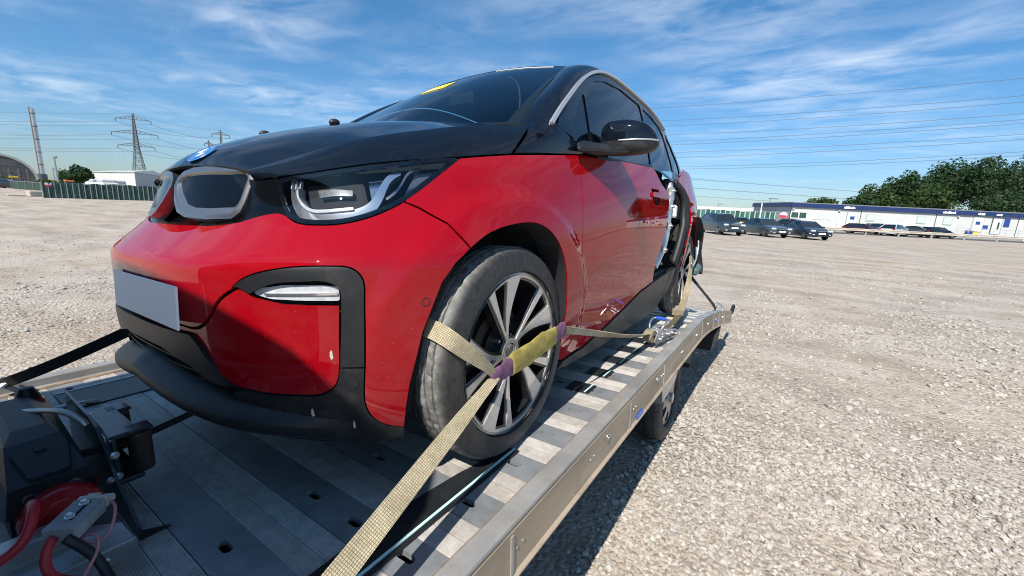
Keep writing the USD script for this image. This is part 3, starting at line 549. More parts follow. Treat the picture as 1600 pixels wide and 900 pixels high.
def arch_return(pts, depth=.10):
    p = np.array(pts); P = A(p[:, 0], p[:, 1]); d = _Q(p[:, 0], 1); n_ = np.stack([d[:, 1], -d[:, 0]], 1) / np.linalg.norm(d, axis=1)[:, None]; B = P.copy(); B[:, :2] -= n_ * depth; k = len(P); ii = np.arange(k - 1); m = trimesh.Trimesh(np.vstack([P - np.c_[n_ * .004, 0 * n_[:, 0]], B]), np.vstack([np.c_[ii, ii + 1, ii + 1 + k], np.c_[ii, ii + 1 + k, ii + k]]), process=False); return m
for pts in (arch_front + arch_top, [(3.87 + .41 * math.cos(a), .36 + .41 * math.sin(a)) for a in np.linspace(math.pi, -.1, 30)]):
    m_ = arch_return(pts); obj('arch_return', m_, liner, car, smooth=True); m2_ = m_.copy(); m2_.vertices *= [-1, 1, 1]; obj('arch_return', m2_, liner, car, smooth=True)

# parking sensors, mud splashes
for sg in (1, -1):
    for c_ in ((0.944, 0.575),):
        v, f, n = panel_arrays(A, Point(*c_).buffer(.0115).difference(Point(*c_).buffer(.0095)), off=.0006, thick=.0005, du=.01, dv=.01); v, n = v * [sg, 1, 1], n * [sg, 1, 1]; raw('parking_sensor', v, f if sg > 0 else f[:, ::-1], n, rubber_trim, car)
mud = pbr('dried_mud', (.50, .44, .37), .9, vary=.25, vscale=200)
def splash(c, r, seed, el=1.0):
    g = np.random.default_rng(seed); a = np.linspace(0, 2 * math.pi, 26)[:-1]; rr = r * (.55 + .6 * g.random(25)); body_ = Polygon(np.c_[c[0] + rr * np.cos(a) * .7, c[1] + rr * np.sin(a) * el]).buffer(r * .12).buffer(-r * .1); dots = [Point(c[0] + g.normal(0, r * 1.6), c[1] + g.normal(-r, r * 2.2)).buffer(r * g.uniform(.05, .16)) for _ in range(0)]; return unary_union([body_] + dots)
for c_, r_s, sd_, el in (((.712, .452), .0055, 1, 2.6), ((.655, .300), .006, 2, 2.2), ((.757, .262), .0045, 3, 3.0)):
    v, f, n = panel_arrays(A, splash(c_, r_s, sd_, el), off=.0045 if c_[1] < .35 else -.0030, thick=.001, du=.01, dv=.01); raw('mud_splash', v, f, n, mud, car)
# headlamps: clear cover, black bowl, U-shaped light guide, projector block
head_top = [(1.143, 0.9615), (1.060, 0.956), (0.923, 0.936), (0.791, 0.920), (0.654, 0.903), (0.56, 0.891), (0.513, 0.884)]
head = rnd(head_low + head_top + [(0.512, 0.85), (0.535, 0.815)], .003)
panel('headlamp_border', A, head.buffer(.001).difference(head.buffer(-.010)), gloss_black, car, both=True, du=.02, dv=.015, off=-.001)
hl = panel('headlamp', A, head.buffer(-.002), lamp_glass, car, both=False, du=.02, dv=.02, thick=.004)
v, f, n = panel_arrays(A, head.buffer(-.002), du=.03, dv=.03); hr = raw('headlamp', mirror(v), f[:, ::-1], mirror(n), lamp_glass, car)
def both_lamp(name, poly, mat, **kw):
    v, f, n = panel_arrays(A, poly, **kw); raw(name, v, f, n, mat, hl); raw(name, mirror(v), f[:, ::-1], mirror(n), mat, hr)
both_lamp('lamp_bowl', head.buffer(.004), void, off=-.085, thick=-.085, du=.03, dv=.03)
gl = sm([(0.550, 0.866), (0.553, 0.843), (0.580, 0.815), (0.616, 0.801), (0.674, 0.797), (0.775, 0.806), (0.820, 0.822), (0.853, 0.853), (0.890, 0.900), (0.925, 0.919)], 60)
gd = unary_union([LineString(gl[i:i + 2]).buffer(.0135 - .006 * max(0, i - 40) / 20) for i in range(59)])
both_lamp('light_guide', gd, lamp_chrome, off=-.022, thick=.03, du=.012, dv=.012)
gd2 = LineString(sm([(0.566, 0.866), (0.569, 0.846), (0.592, 0.824), (0.62, 0.813), (0.674, 0.811), (0.765, 0.818)], 30)).buffer(.0035)
both_lamp('guide_edge', gd2, lamp_white, off=-.016, thick=.03, du=.012, dv=.012)
g3 = LineString(sm([(0.875, 0.845), (0.92, 0.875), (0.955, 0.915), (1.0, .934)], 20)).buffer(.0032); both_lamp('side_marker', g3, satin_silver, off=-.018, thick=.02, du=.015, dv=.015)
g4 = Polygon([(0.93, .855), (1.03, .918), (1.06, .938), (0.985, .925)]); both_lamp('marker_reflector', g4, pbr('reflector_grey', (.18, .2, .23), .25, metal=.6), off=-.035, thick=.02, du=.02, dv=.02)
ph = rnd([(0.585, 0.878), (0.80, 0.889), (0.812, 0.838), (0.76, 0.818), (0.66, 0.812), (0.605, 0.826)], .008)
both_lamp('projector_house', ph, liner, off=-.035, thick=.06, du=.02, dv=.02)
both_lamp('projector_lens', rnd([(0.640, 0.861), (0.700, 0.866), (0.765, 0.864), (0.765, 0.850), (0.70, 0.849), (0.648, 0.843)], .003), pbr('lens_grey', (.16, .17, .18), .2, vary=.5, vscale=60, coat=.6), off=-.020, thick=.03, du=.02, dv=.02)
both_lamp('lamp_reflector', rnd([(0.815, 0.905), (0.90, .918), (0.872, 0.872), (0.845, 0.842), (0.825, 0.838)], .004), pbr('reflector_blue', (.35, .42, .5), .12, metal=.8), off=-.05, thick=.02, du=.02, dv=.02)
for k in range(3): both_lamp('lamp_rib', Polygon([(.545 + .016 * k, .862), (.549 + .016 * k, .862), (.551 + .016 * k, .884), (.547 + .016 * k, .884)]), lamp_white, off=-.012, thick=.01, du=.02, dv=.02)

# windscreen, roof, pillars
W1 = crv([(.700, .247, 1.128), (.672, .38, 1.232), (.628, .60, 1.375), (.565, .865, 1.522)], 9)
Wm = crv([(.38, .17, 1.145), (.365, .36, 1.266), (.345, .62, 1.424), (.32, .880, 1.562)], 9)
Wc = crv([(0, .11, 1.150), (0, .33, 1.282), (0, .60, 1.438), (0, .880, 1.580)], 9)
WS = stripfn(W1, Wm, Wc, mirror(Wm), mirror(W1))
ws = panel('windscreen', WS, sbox(.002, .02, 1, 3.98), wind_glass, car, du=.05, dv=.2, thick=.005)
panel('windscreen_border', WS, sbox(.0, 0, 1, 4).difference(rnd([(.04, .20), (.97, .09), (.985, 2), (.97, 3.91), (.04, 3.80), (.02, 2)], .03)), rubber_trim, car, du=.04, dv=.1, thick=.003, off=-.0065)
D_ = [(.225, 1.080), (.295, 1.129), (.405, 1.206), (.514, 1.276), (.71, 1.392), (.929, 1.490), (1.087, 1.533), (1.367, 1.556), (1.657, 1.546), (2.011, 1.504), (2.22, 1.436), (2.42, 1.29), (2.56, 1.14)]
D3 = G(*np.array(D_).T)
R3 = np.array([(.712, .195, 1.092), (.700, .247, 1.130), (.676, .365, 1.222), (.648, .51, 1.318), (.60, .715, 1.443), (.565, .875, 1.526), (.566, 1.05, 1.556), (.572, 1.36, 1.580), (.570, 1.66, 1.574), (.552, 2.02, 1.545), (.530, 2.28, 1.49), (.51, 2.55, 1.36), (.50, 2.75, 1.20)])
def bow(P, Q, o): 
    m = (P + Q) / 2; m[:, 0] += o[:, 0]; m[:, 2] += o[:, 1]; return m
kk = np.linspace(0, 1, 13); bf = np.clip(np.arange(13) / 3, .1, 1); B3 = bow(D3, R3, np.c_[.016 * bf, .016 * bf]); B3[:5, 1] -= .012 * bf[:5]
def resamp(P, n): t = np.linspace(0, 1, len(P)); return CubicSpline(t, P)(np.linspace(0, 1, n))
PS = stripfn(resamp(D3, 25), resamp(B3, 25), resamp(R3, 25))
v, f, n = panel_arrays(PS, sbox(.0, 0.0, 1, 2), du=.02, dv=.125, thick=.01); raw('roof_pillar', v, f, n, gloss_black, car); raw('roof_pillar', mirror(v), f[:, ::-1], mirror(n), gloss_black, car)
roofc = crv([(0, .875, 1.582), (0, 1.1, 1.606), (0, 1.4, 1.616), (0, 1.8, 1.604), (0, 2.2, 1.57), (0, 2.55, 1.49), (0, 2.8, 1.34)], 12); roofs = crv(R3[5:], 12)
rm = roofc * [0, .55, .72] + roofs * [.55, .45, .28]
RS = stripfn(roofs, rm, roofc, mirror(rm), mirror(roofs)); v, f, n = panel_arrays(RS, sbox(0.004, 0, 1, 4), du=.05, dv=.2); raw('roof', v, f, n, gloss_black, car)
tail = crv([(0, 2.8, 1.34), (0, 3.0, 1.20), (0, 3.15, 1.05), (0, 3.22, .9)], 8); tails = crv([(.50, 2.75, 1.20), (.55, 2.9, 1.12), (.60, 3.02, 1.02), (.62, 3.1, .9)], 8); v, f, n = panel_arrays(stripfn(tails, tails * [.5, .5, .5] + tail * [0, .5, .5] + [0, .03, .02], tail, mirror(tails * [.5, .5, .5] + tail * [0, .5, .5] + [0, .03, .02]), mirror(tails)), sbox(0, 0, 1, 4), du=.1, dv=.2); raw('tailgate', v, f, n, gloss_black, car)
# bright strip along the top of the side windows
DS = np.array(sm(D_[1:11], 120)); ribs = []
dsp = LineString(DS).buffer(.0068, cap_style=2); panel('window_trim', G, dsp, trim_silver, car, both=True, du=.03, dv=.03, off=.012, thick=.014)
# window frame and panes
top_in = sm([(a, b - .012) for a, b in D_[1:]], 80)
belt_line = [(2.52, 1.12), (2.33, 1.085), (2.15, 1.045), (1.98, 1.05), (1.72, 1.085), (1.56, 1.092), (1.03, 1.068), (0.72, 1.052), (0.60, 1.072), (0.45, 1.097), (0.335, 1.127)]
frame = Polygon(top_in + belt_line).buffer(0)
panes = [rnd([(0.490, 1.085), (0.535, 1.205), (0.60, 1.262), (0.718, 1.349), (0.655, 1.118), (0.64, 1.085)], .012),
         rnd([(0.682, 1.062), (0.672, 1.11), (0.745, 1.356), (0.80, 1.392), (0.914, 1.446), (1.075, 1.488), (1.337, 1.512), (1.672, 1.497), (1.650, 1.39), (1.60, 1.22), (1.548, 1.112), (1.10, 1.080)], .02),
         rnd([(1.715, 1.490), (1.90, 1.468), (2.056, 1.428), (2.112, 1.387), (2.150, 1.20), (2.136, 1.10), (2.07, 1.062), (1.98, 1.068), (1.70, 1.105), (1.625, 1.125), (1.66, 1.26)], .02),
         rnd([(2.175, 1.418), (2.30, 1.34), (2.44, 1.22), (2.46, 1.15), (2.36, 1.115), (2.21, 1.105), (2.19, 1.2)], .02)]
panel('window_frame', G, frame.difference(unary_union(panes)), gloss_black, car, both=True, du=.03, dv=.03, thick=.004)
for k, q in enumerate(panes):
    panel('side_window', G, q.buffer(.004), side_glass if k < 3 else dark_glass, car, both=True, du=.06, dv=.06, off=-.006, thick=.003)
panel('window_seal', G, LineString([(0.675, 1.055), (1.10, 1.073), (1.56, 1.098)]).buffer(.006, cap_style=2), rubber_trim, car, both=True, off=.004, du=.03, dv=.03)
# scuttle cap between bonnet, pillar and mirror
capE = A(np.array([1.378, 1.48, 1.60, 1.72, 1.82]), np.array([0.9985, 1.011, 1.0235, 1.037, 1.048]))
capT = np.vstack([[(.744, .243, 1.124), (.778, .272, 1.136)], G(np.array([.315, .45, .60]), np.array([1.140, 1.10, 1.075]))])
v, f, n = panel_arrays(stripfn(capE, (capE + capT) / 2 + np.array([.06, 0, .02]) * np.linalg.norm(capT - capE, axis=1)[:, None], capT), sbox(.012, .03, 1, 2), du=.04, dv=.2, thick=.02); raw('scuttle_cap', v, f, n, gloss_black, car); raw('scuttle_cap', mirror(v), f[:, ::-1], mirror(n), gloss_black, car)
sail = Polygon([(.34, 1.128), (.37, 1.165), (.45, 1.22), (.475, 1.10), (.45, 1.10)]); panel('mirror_sail', G, sail, gloss_black, car, both=True, off=.006, du=.03, dv=.03)
# cards in the windscreen
def WSp(x, y):                                   # windscreen parameters nearest to a plan point
    from scipy.optimize import fsolve
    return fsolve(lambda q: WS(np.array([q[0]]), np.array([q[1]]))[0][:2] - (x, y), (.7, 2 - 2 * x / .65))
cc = [WSp(*q) for q in ((-.20, .62), (-.03, .62), (-.03, .72), (-.20, .72))]
panel('windscreen_card', WS, Polygon(cc), yellow_card, car, off=.003, du=.1, dv=.2, thick=.002)
cc = [WSp(*q) for q in ((-.175, .624), (-.065, .624), (-.065, .645), (-.175, .645))]
panel('card_strip', WS, Polygon(cc), white_card, car, off=.0045, du=.1, dv=.2, thick=.001)
bl = Polygon([(.962, .30), (.975, .30), (.985, .9), (.988, 1.6), (.976, 1.6), (.970, .9)]); panel('windscreen_marking', WS, bl, white_card, car, off=.002, du=.05, dv=.1, thick=.001, label='white paint smear along the top of the windscreen')
# cabin
obj('dashboard', cat([bx(1.30, .42, .10, (0, .53, 1.02), bev=.03), bx(1.34, .22, .30, (0, .66, .90), bev=.03)]), dash_mat, car)
stw = trimesh.creation.torus(.18, .014); stw.apply_transform(trimesh.transformations.euler_matrix(math.radians(-65), 0, 0)); stw.apply_translation((-.36, .88, 1.04)); obj('steering_wheel', stw, rubber_trim, car, smooth=True)
for sx in (.36, -.36):
    obj('seat', cat([bx(.50, .12, .62, (sx, 1.50, .86), bev=.05, rot=(math.radians(-14), 0, 0)), bx(.26, .09, .17, (sx, 1.59, 1.24), bev=.035, rot=(math.radians(-8), 0, 0)), bx(.50, .52, .14, (sx, 1.25, .55), bev=.04)]), seat_cloth, car)
    obj('rear_seat', cat([bx(.55, .12, .60, (sx, 2.42, .90), bev=.05, rot=(math.radians(-14), 0, 0)), bx(.26, .08, .14, (sx, 2.50, 1.24), bev=.03)]), seat_cloth, car)
obj('cabin_floor', bx(1.5, 2.6, .05, (0, 1.7, .36)), void, car)
obj('rear_view_mirror', bx(.22, .03, .07, (0, .70, 1.40), bev=.012), rubber_trim, car)
# door mirrors
def mirror_part(sg):
    X = np.array([.797, .800, .815, .85, .90, .95, .99, 1.02, 1.038, 1.046]); ZT = np.array([1.155, 1.185, 1.207, 1.221, 1.223, 1.216, 1.204, 1.182, 1.152, 1.120]); ZB = np.array([1.125, 1.096, 1.082, 1.076, 1.074, 1.075, 1.079, 1.086, 1.097, 1.110]); YF = np.array([.815, .775, .750, .735, .733, .742, .757, .778, .802, .83]); YBk = np.array([.845, .862, .868, .87, .87, .87, .868, .863, .855, .84])
    t0 = np.linspace(0, 1, 10); t = np.linspace(0, 1, 44); ip = lambda q: PchipInterpolator(t0, q)(t); X, ZT, ZB, YF, YBk = map(ip, (X, ZT, ZB, YF, YBk)); zc = 1.128
    def shell(a0, a1, name, mt, par, n=26):
        a = np.linspace(a0, a1, n); V = []
        for i in range(44):
            c, s = np.cos(a), np.sin(a); e = .60; cy, cz = np.sign(c) * np.abs(c) ** e, np.sign(s) * np.abs(s) ** e; ym = (YF[i] + YBk[i]) / 2
            z = np.where(cz >= 0, zc + .0 + cz * max(ZT[i] - zc, .001), zc - .0025 + cz * max(zc - ZB[i], .001)); V.append(np.c_[np.full(n, X[i]) * sg, ym + cy * (YBk[i] - YF[i]) / 2, z])
        V = np.vstack(V); Fc = [f_ for i in range(43) for j in range(n - 1) for f_ in ((i * n + j, i * n + j + 1, (i + 1) * n + j + 1), (i * n + j, (i + 1) * n + j + 1, (i + 1) * n + j))]
        for i in range(43): Fc += [(i * n, (i + 1) * n + n - 1, i * n + n - 1), (i * n, (i + 1) * n, (i + 1) * n + n - 1)]
        Fc += [(0, j + 1, j) for j in range(1, n - 1)] + [(43 * n, 43 * n + j, 43 * n + j + 1) for j in range(1, n - 1)]
        m = trimesh.Trimesh(V, Fc, process=False)
        if m.volume < 0: m.invert()
        return obj(name, m, mt, par, smooth=50)
    mh = shell(0, math.pi, 'door_mirror', gloss_black, car); shell(math.pi, 2 * math.pi, 'mirror_base', black_plastic, mh)
    def sph(pts): return manifold3d.Manifold.batch_hull([manifold3d.Manifold.sphere(r, 24).translate((x * sg, y, z)) for x, y, z, r in pts])
    arm = sph([(.86, .80, 1.092, .016), (.845, .70, 1.086, .018), (.842, .62, 1.068, .014), (.842, .62, 1.092, .010), (.842, .46, 1.060, .008), (.830, .48, 1.080, .008), (.835, .52, 1.092, .008), (.95, .80, 1.088, .008)]); obj('mirror_arm', arm, black_plastic, mh, smooth=30)
    k = (t > .42) & (t < .985); ind = tube([(x * sg, yf - .0005 + .010 * (1 - abs(0)) * 0, 1.1275) for x, yf in zip(X[k], YF[k])], .0040, 8); obj('indicator_strip', ind, trim_silver, mh, smooth=True)
mirror_part(1); mirror_part(-1)
# bare aluminium frame and dark trim where the rear door skin is missing
def aoff(pts, off): 
    q = np.array(pts); P = A(q[:, 0], q[:, 1]); e = 1e-3; n_ = np.cross(A(q[:, 0] + e, q[:, 1]) - P, A(q[:, 0], q[:, 1] + e) - P); n_ /= np.linalg.norm(n_, axis=1)[:, None]; n_ *= np.sign(n_[:, :1]); return P + n_ * off
rail_pts = sm([(3.30, 1.035), (3.255, 0.957), (3.195, 0.900), (3.160, 0.822), (3.150, 0.693), (3.075, 0.555), (2.985, 0.465)], 30)
ex = obj('door_frame', tube(aoff(rail_pts, -.035), .030, 8), alu, car, smooth=60, label='bare aluminium door frame rail')
for q in ((3.27, .985), (3.17, .87), (3.15, .74), (3.09, .58)):
    c0 = aoff([q], -.02)[0]; obj('bracket', bx(.03, .07, .05, c0, bev=.006), alu, ex); obj('bolt', lathe([(.010, 0), (.010, .01), (.004, .014)], 8, True, 'x').apply_translation(c0 + [.014, .02, 0]), satin_silver, ex)
for q0_, q1_ in (((3.24, .96), (3.06, .93)), ((3.16, .80), (2.98, .72)), ((3.12, .62), (2.93, .55)), ((3.05, .52), (3.25, .46)), ((3.19, .90), (3.34, .82))):
    obj('brace', tube(aoff([q0_, q1_], -.05), .012, 6), alu, ex)
obj('latch', bx(.05, .06, .09, aoff([(3.30, .84)], -.03)[0], bev=.012), white_card, ex); obj('door_motor', lathe([(.045, 0), (.05, .02), (.03, .03)], 16, True, 'x').apply_translation(aoff([(3.04, .68)], -.08)[0]), satin_silver, ex)
obj('upper_frame', bx(.05, .16, .05, aoff([(3.35, 1.05)], -.04)[0], bev=.01), rubber_trim, ex)
panel('door_cavity', A, Polygon([(2.84, .40), (3.70, .36), (3.76, .70), (3.74, 1.04), (3.45, 1.08), (2.84, 1.09)]), void, car, off=-.13, du=.08, dv=.08, flange=False)
obj('door_seal', tube(aoff(sm([(3.42, 1.05), (3.56, 1.0), (3.60, .90), (3.575, .76), (3.50, .60), (3.44, .45)], 30), -.02), .028, 8), rubber_trim, car, smooth=True)
obj('rear_liner', tube(aoff(sm([(3.50, 1.03), (3.66, .96), (3.69, .84), (3.665, .72), (3.60, .58), (3.56, .44)], 30), -.03), .03, 8), liner, car, smooth=True)
# wheels
def tyre_mesh(R, x0, x1, bead, grooves, nth=220, sip=5, sd=.004):
    w = x1 - x0; c = (x0 + x1) / 2; P = []
    P.append((bead, x0 + .02)); P.append((bead + .02, x0 + .003)); P.append((R - .06, x0 - .004)); P.append((R - .03, x0 + .002)); P.append((R - .010, x0 + .012)); P.append((R - .003, x0 + .024))
    e0, e1 = x0 + .030, x1 - .030; pts = [e0]
    for g in grooves: pts += [g - .0045, g - .0035, g + .0035, g + .0045]
    pts.append(e1)
    for i, x in enumerate(pts):
        k = (i - 1) % 4 if 0 < i < len(pts) - 1 else 9
        P.append((R - (.007 if k in (1, 2) else 0.0), x))
    P += [(R - .003, x1 - .024), (R - .010, x1 - .012), (R - .018, x1 - .005), (R - .022, x1 - .0045), (R - .03, x1 - .002), (R - .06, x1 + .004), (R - .075, x1 + .0042), (R - .078, x1 + .0025), (bead + .012, x1 - .002), (bead + .008, x1 - .003), (bead, x1 - .014)]
    P = np.array(P); th = np.linspace(0, 2 * np.pi, nth, endpoint=False); k = len(P); V = []
    for i, t in enumerate(th):
        r = P[:, 0].copy()
        for j in range(k):
            xx = P[j, 1]
            if (xx > x1 - .05 or xx < x0 + .05) and R - .0045 < r[j] and (i + (j // 2)) % sip == 0: r[j] -= sd * .9
            elif r[j] > R - .001 and (i + 3 * int((xx - x0) / .028)) % (sip + 3) == 0: r[j] -= sd
        V.append(np.c_[P[:, 1], r * np.cos(t), r * np.sin(t)])
    V = np.vstack(V); Fc = []
    for i in range(nth):
        i2 = (i + 1) % nth
        for j in range(k - 1): a, b, c_, d = i * k + j, i * k + j + 1, i2 * k + j + 1, i2 * k + j; Fc += [(a, c_, b), (a, d, c_)]
    m = trimesh.Trimesh(V, Fc, process=False)
    if (m.face_normals * np.c_[np.zeros(len(m.faces)), m.triangles_center[:, 1:]]).sum(1).mean() < 0: m.invert()
    return m
def blade(a0, rin, rout, win, wout, sweep):
    rr = np.linspace(rin, rout, 9); t = (rr - rin) / (rout - rin); cen = a0 + sweep * (1 - t) ** 1.5; hw = (win + (wout - win) * t ** 1.7) / 2
    L_ = [(r * math.cos(c + h / r), r * math.sin(c + h / r)) for r, c, h in zip(rr, cen, hw)]; R_2 = [(r * math.cos(c - h / r), r * math.sin(c - h / r)) for r, c, h in zip(rr, cen, hw)]
    return Polygon(L_ + R_2[::-1])
def car_wheel(yc, sg, rot, label=None):
    w = obj('wheel', rim_b.copy().apply_transform(trimesh.transformations.rotation_matrix(rot, (1, 0, 0))).apply_translation((0, yc, .350 if yc == 0 else .335)) if sg > 0 else flipx(rim_b.copy()).apply_translation((0, yc, .350 if yc == 0 else .335)), rim_black, car, smooth=35)
    def put(name, m, mt, smooth=False):
        m = m.copy().apply_transform(trimesh.transformations.rotation_matrix(rot, (1, 0, 0)))
        if sg < 0: m = flipx(m)
        obj(name, m.apply_translation((0, yc, .350 if yc == 0 else .335)), mt, w, smooth)
    put('tyre', ty, car_tyre, 40); put('rim_face', face_m, rim_face); put('hub_cap', hub_m, lamp_chrome, 40); put('brake_disc', lathe([(.05, .775), (.14, .775), (.14, .79), (.05, .79)], 32, False, 'x'), brake_mat)
    for k in range(5): put('wheel_bolt', lathe([(.011, .806), (.011, .822), (.007, .825)], 6, True, 'x').apply_translation((0, .052 * math.cos(.63 + k * 1.2566), .052 * math.sin(.63 + k * 1.2566))), satin_silver)
def flipx(m): m.vertices *= [-1, 1, 1]; m.invert(); return m
ty = tyre_mesh(.350, .702, .864, .268, (.742, .770, .798, .826))
sp = []
for k in range(5):
    a = k * 2 * math.pi / 5
    sp += [blade(a, .035, .262, .009, .080, .34), blade(a + .50, .035, .262, .008, .034, -.08)]
disk = Point(0, 0).buffer(.047, 32); ring = Point(0, 0).buffer(.2665, 96).difference(Point(0, 0).buffer(.2505, 96))
spokes = unary_union(sp + [disk])
rim_b = cat([yz(prism(unary_union([spokes, ring]).buffer(.010).buffer(-.002).simplify(.0006), .030), .806), lathe([(.262, .852), (.258, .83), (.245, .78), (.240, .72)], 64, False, 'x'), yz(prism(Point(0, 0).buffer(.10), .02), .785)])
fp = unary_union([spokes, ring]).buffer(.003).buffer(-.0065).buffer(.003).simplify(.0005)
fm = prism(fp.difference(Point(0, 0).buffer(.030)), .006)
fm = fm.subdivide_to_size(.03); face_m = yz(fm, .8358)
for m_ in (face_m, rim_b):                      # the face dishes in towards the hub
    r_ = np.hypot(m_.vertices[:, 1], m_.vertices[:, 2]); m_.vertices[:, 0] += np.where(m_.vertices[:, 0] > .80, .016 * np.clip((r_ - .05) / .2, 0, 1) ** 1.5, 0)
hub_m = lathe([(.026, .832), (.026, .839), (.020, .842), (.008, .843)], 24, True, 'x')
for yc in (0.0, 2.57):
    car_wheel(yc, 1, .35 if yc == 0 else 1.0); car_wheel(yc, -1, .8)
# ---------------------------------------------------------------- the trailer
plank_smooth = usdkit.material(stage, L('galvanised_plank'), {
    'tc': ('texture_coordinate', {}), 'n': ('noise_texture', dict(scale=9.0, detail=7.0, roughness=0.7)), 'r': ('rgb_ramp', dict(ramp=[(0.3, (0.20, 0.215, 0.225)), (0.55, (0.30, 0.315, 0.325)), (0.75, (0.37, 0.38, 0.38))])),
    'st': ('noise_texture', dict(scale=4.0, detail=8.0, roughness=0.75)), 'sr': ('rgb_ramp', dict(ramp=[(0.58, (0, 0, 0)), (0.72, (0.8, 0.8, 0.8))])), 'sm': ('mix', dict(color2=(0.27, 0.21, 0.15))),
    'mp': ('mapping', dict(scale=(2, 60, 60))), 'sc': ('noise_texture', dict(scale=3.0, detail=6.0, roughness=0.8)), 'scr': ('map_range', dict(from_min=0.35, from_max=0.7, to_min=0.36, to_max=0.62, clamp=True)),
    'b': ('bump', dict(strength=0.15, distance=0.002)), 'p': ('principled_bsdf', dict(metallic=0.45))},
    [('tc.object', 'n.vector'), ('tc.object', 'st.vector'), ('tc.object', 'mp.vector'), ('mp.vector', 'sc.vector'), ('n.fac', 'r.fac'), ('st.fac', 'sr.fac'), ('r.color', 'sm.color1'), ('sr.color', 'sm.fac'), ('sm.color', 'p.base_color'), ('sc.fac', 'scr.value'), ('scr.result', 'p.roughness'), ('n.fac', 'b.height'), ('b.normal', 'p.normal')], surface='p.BSDF')
def ribbed(name, a, b):
    return usdkit.material(stage, L(name), {
        'tc': ('texture_coordinate', {}), 'n': ('noise_texture', dict(scale=22.0, detail=8.0, roughness=0.75)), 'r': ('rgb_ramp', dict(ramp=[(0.32, a), (0.68, b)])),
        'st': ('noise_texture', dict(scale=3.3, detail=8.0, roughness=0.7)), 'sr': ('rgb_ramp', dict(ramp=[(0.52, (0, 0, 0)), (0.70, (0.55, 0.55, 0.55))])), 'sm': ('mix', dict(color2=(0.20, 0.15, 0.11))),
        'b': ('bump', dict(strength=0.35, distance=0.0015)), 'p': ('principled_bsdf', dict(metallic=0.25, roughness=0.58))},
        [('tc.object', 'n.vector'), ('tc.object', 'st.vector'), ('n.fac', 'r.fac'), ('st.fac', 'sr.fac'), ('r.color', 'sm.color1'), ('sr.color', 'sm.fac'), ('sm.color', 'p.base_color'), ('n.fac', 'b.height'), ('b.normal', 'p.normal')], surface='p.BSDF')
ribs_mats = [ribbed('ribbed_plank', (0.32, 0.30, 0.275), (0.53, 0.505, 0.47)), ribbed('ribbed_plank_worn', (0.28, 0.258, 0.23), (0.47, 0.44, 0.40)), ribbed('ribbed_plank_pale', (0.35, 0.33, 0.305), (0.56, 0.535, 0.50))]
galv = pbr('galvanised_rail', (0.34, 0.33, 0.31), 0.42, metal=0.35, vary=0.25, vscale=5, rvary=0.12, dirt=(0.30, 0.24, 0.17), dscale=6, damt=0.6, bump=0.1, bscale=80)
fascia_mat = pbr('rail_side', (0.300, 0.238, 0.170), 0.5, metal=0.1, vary=0.3, vscale=5, rvary=0.12, dirt=(0.17, 0.12, 0.08), dscale=7, damt=0.75, aniso=(1, .25, 1))
rust = pbr('rusty_seam', (0.22, 0.14, 0.085), 0.85, vary=0.4, vscale=20)
chassis = pbr('chassis_black', (0.012, 0.012, 0.013), 0.6, dirt=(0.1, 0.09, 0.07), dscale=5, damt=0.3)
mat_rubber = pbr('black_rubber_mat', (0.012, 0.014, 0.016), 0.42, vary=0.2, dirt=(0.10, 0.10, 0.10), dscale=7, damt=0.15)
green_edge = pbr('pale_green_edge', (0.50, 0.76, 0.68), 0.35)
zinc = pbr('zinc', (0.55, 0.56, 0.57), 0.35, metal=0.9, vary=0.1)
blue_mark = pbr('blue_marker', (0.02, 0.09, 0.45), 0.35, coat=.5)
trl = thing('car_trailer', 'flat galvanised car trailer with ribbed plank deck under the red car', 'trailer', deck=True)
YB, Y0, YE, DROP = 2.20, -1.36, 4.18, 0.30    # beaver tail from YB on
XL, XR = -1.145, 1.003
def zd(y): return np.where(y > YB, -DROP * (np.maximum(y - YB, 0) / (YE - YB)) ** 1.35, 0.0)
HX = (0.520, 0.705, 0.902, -0.638, -0.842, -1.036)
hole = lambda x, y: Polygon([(x - .028 + .012 * (1 - math.cos(a)) if False else x + (.016 if math.cos(a) > 0 else -.016) + .012 * math.cos(a), y + .012 * math.sin(a)) for a in np.linspace(0, 2 * math.pi, 17)[:-1]])
per = .2290; ys0 = -0.1215                       # a smooth plank spans y in [ys0, ys0 + .113] + k * per
def slope(m, ya, yb):
    m.vertices[:, 2] += zd(m.vertices[:, 1])
    return m
for k in range(-6, 19):
    y = ys0 + k * per; ya, yb = y + .0012, y + .1128
    if yb > YE: break
    if ya > Y0:
        pg = sbox(XL, ya, XR, yb)
        for hx in HX: pg = pg.difference(hole(hx, (ya + yb) / 2))
        obj('smooth_plank', slope(prism(pg, .016, -.016), ya, yb), plank_smooth, trl)
    for j in range(2):
        a = y + .1142 + j * .0577; b = a + .0562
        if b > YE or a < Y0: continue
        nr = 11; q = np.linspace(a + .002, b - .002, nr + 1); pf = [(a, -.014), (a, -.001)]
        for i in range(nr): w = q[i + 1] - q[i]; pf += [(q[i] + .1 * w, -.001), (q[i] + .25 * w, .0008), (q[i] + .7 * w, .0008), (q[i] + .85 * w, -.001)]
        pf += [(b, -.001), (b, -.014)]
        obj('ribbed_plank', slope(yz(prism(Polygon(pf), XR - XL), XL), a, b), ribs_mats[(k * 2 + j * 5) % 3], trl)
obj('deck_underside', cat([bx(XR - XL - .02, YB - Y0, .004, ((XR + XL) / 2, (YB + Y0) / 2, -.075))]), pbr('under_deck', (0.05, 0.04, 0.03), 0.9), trl)
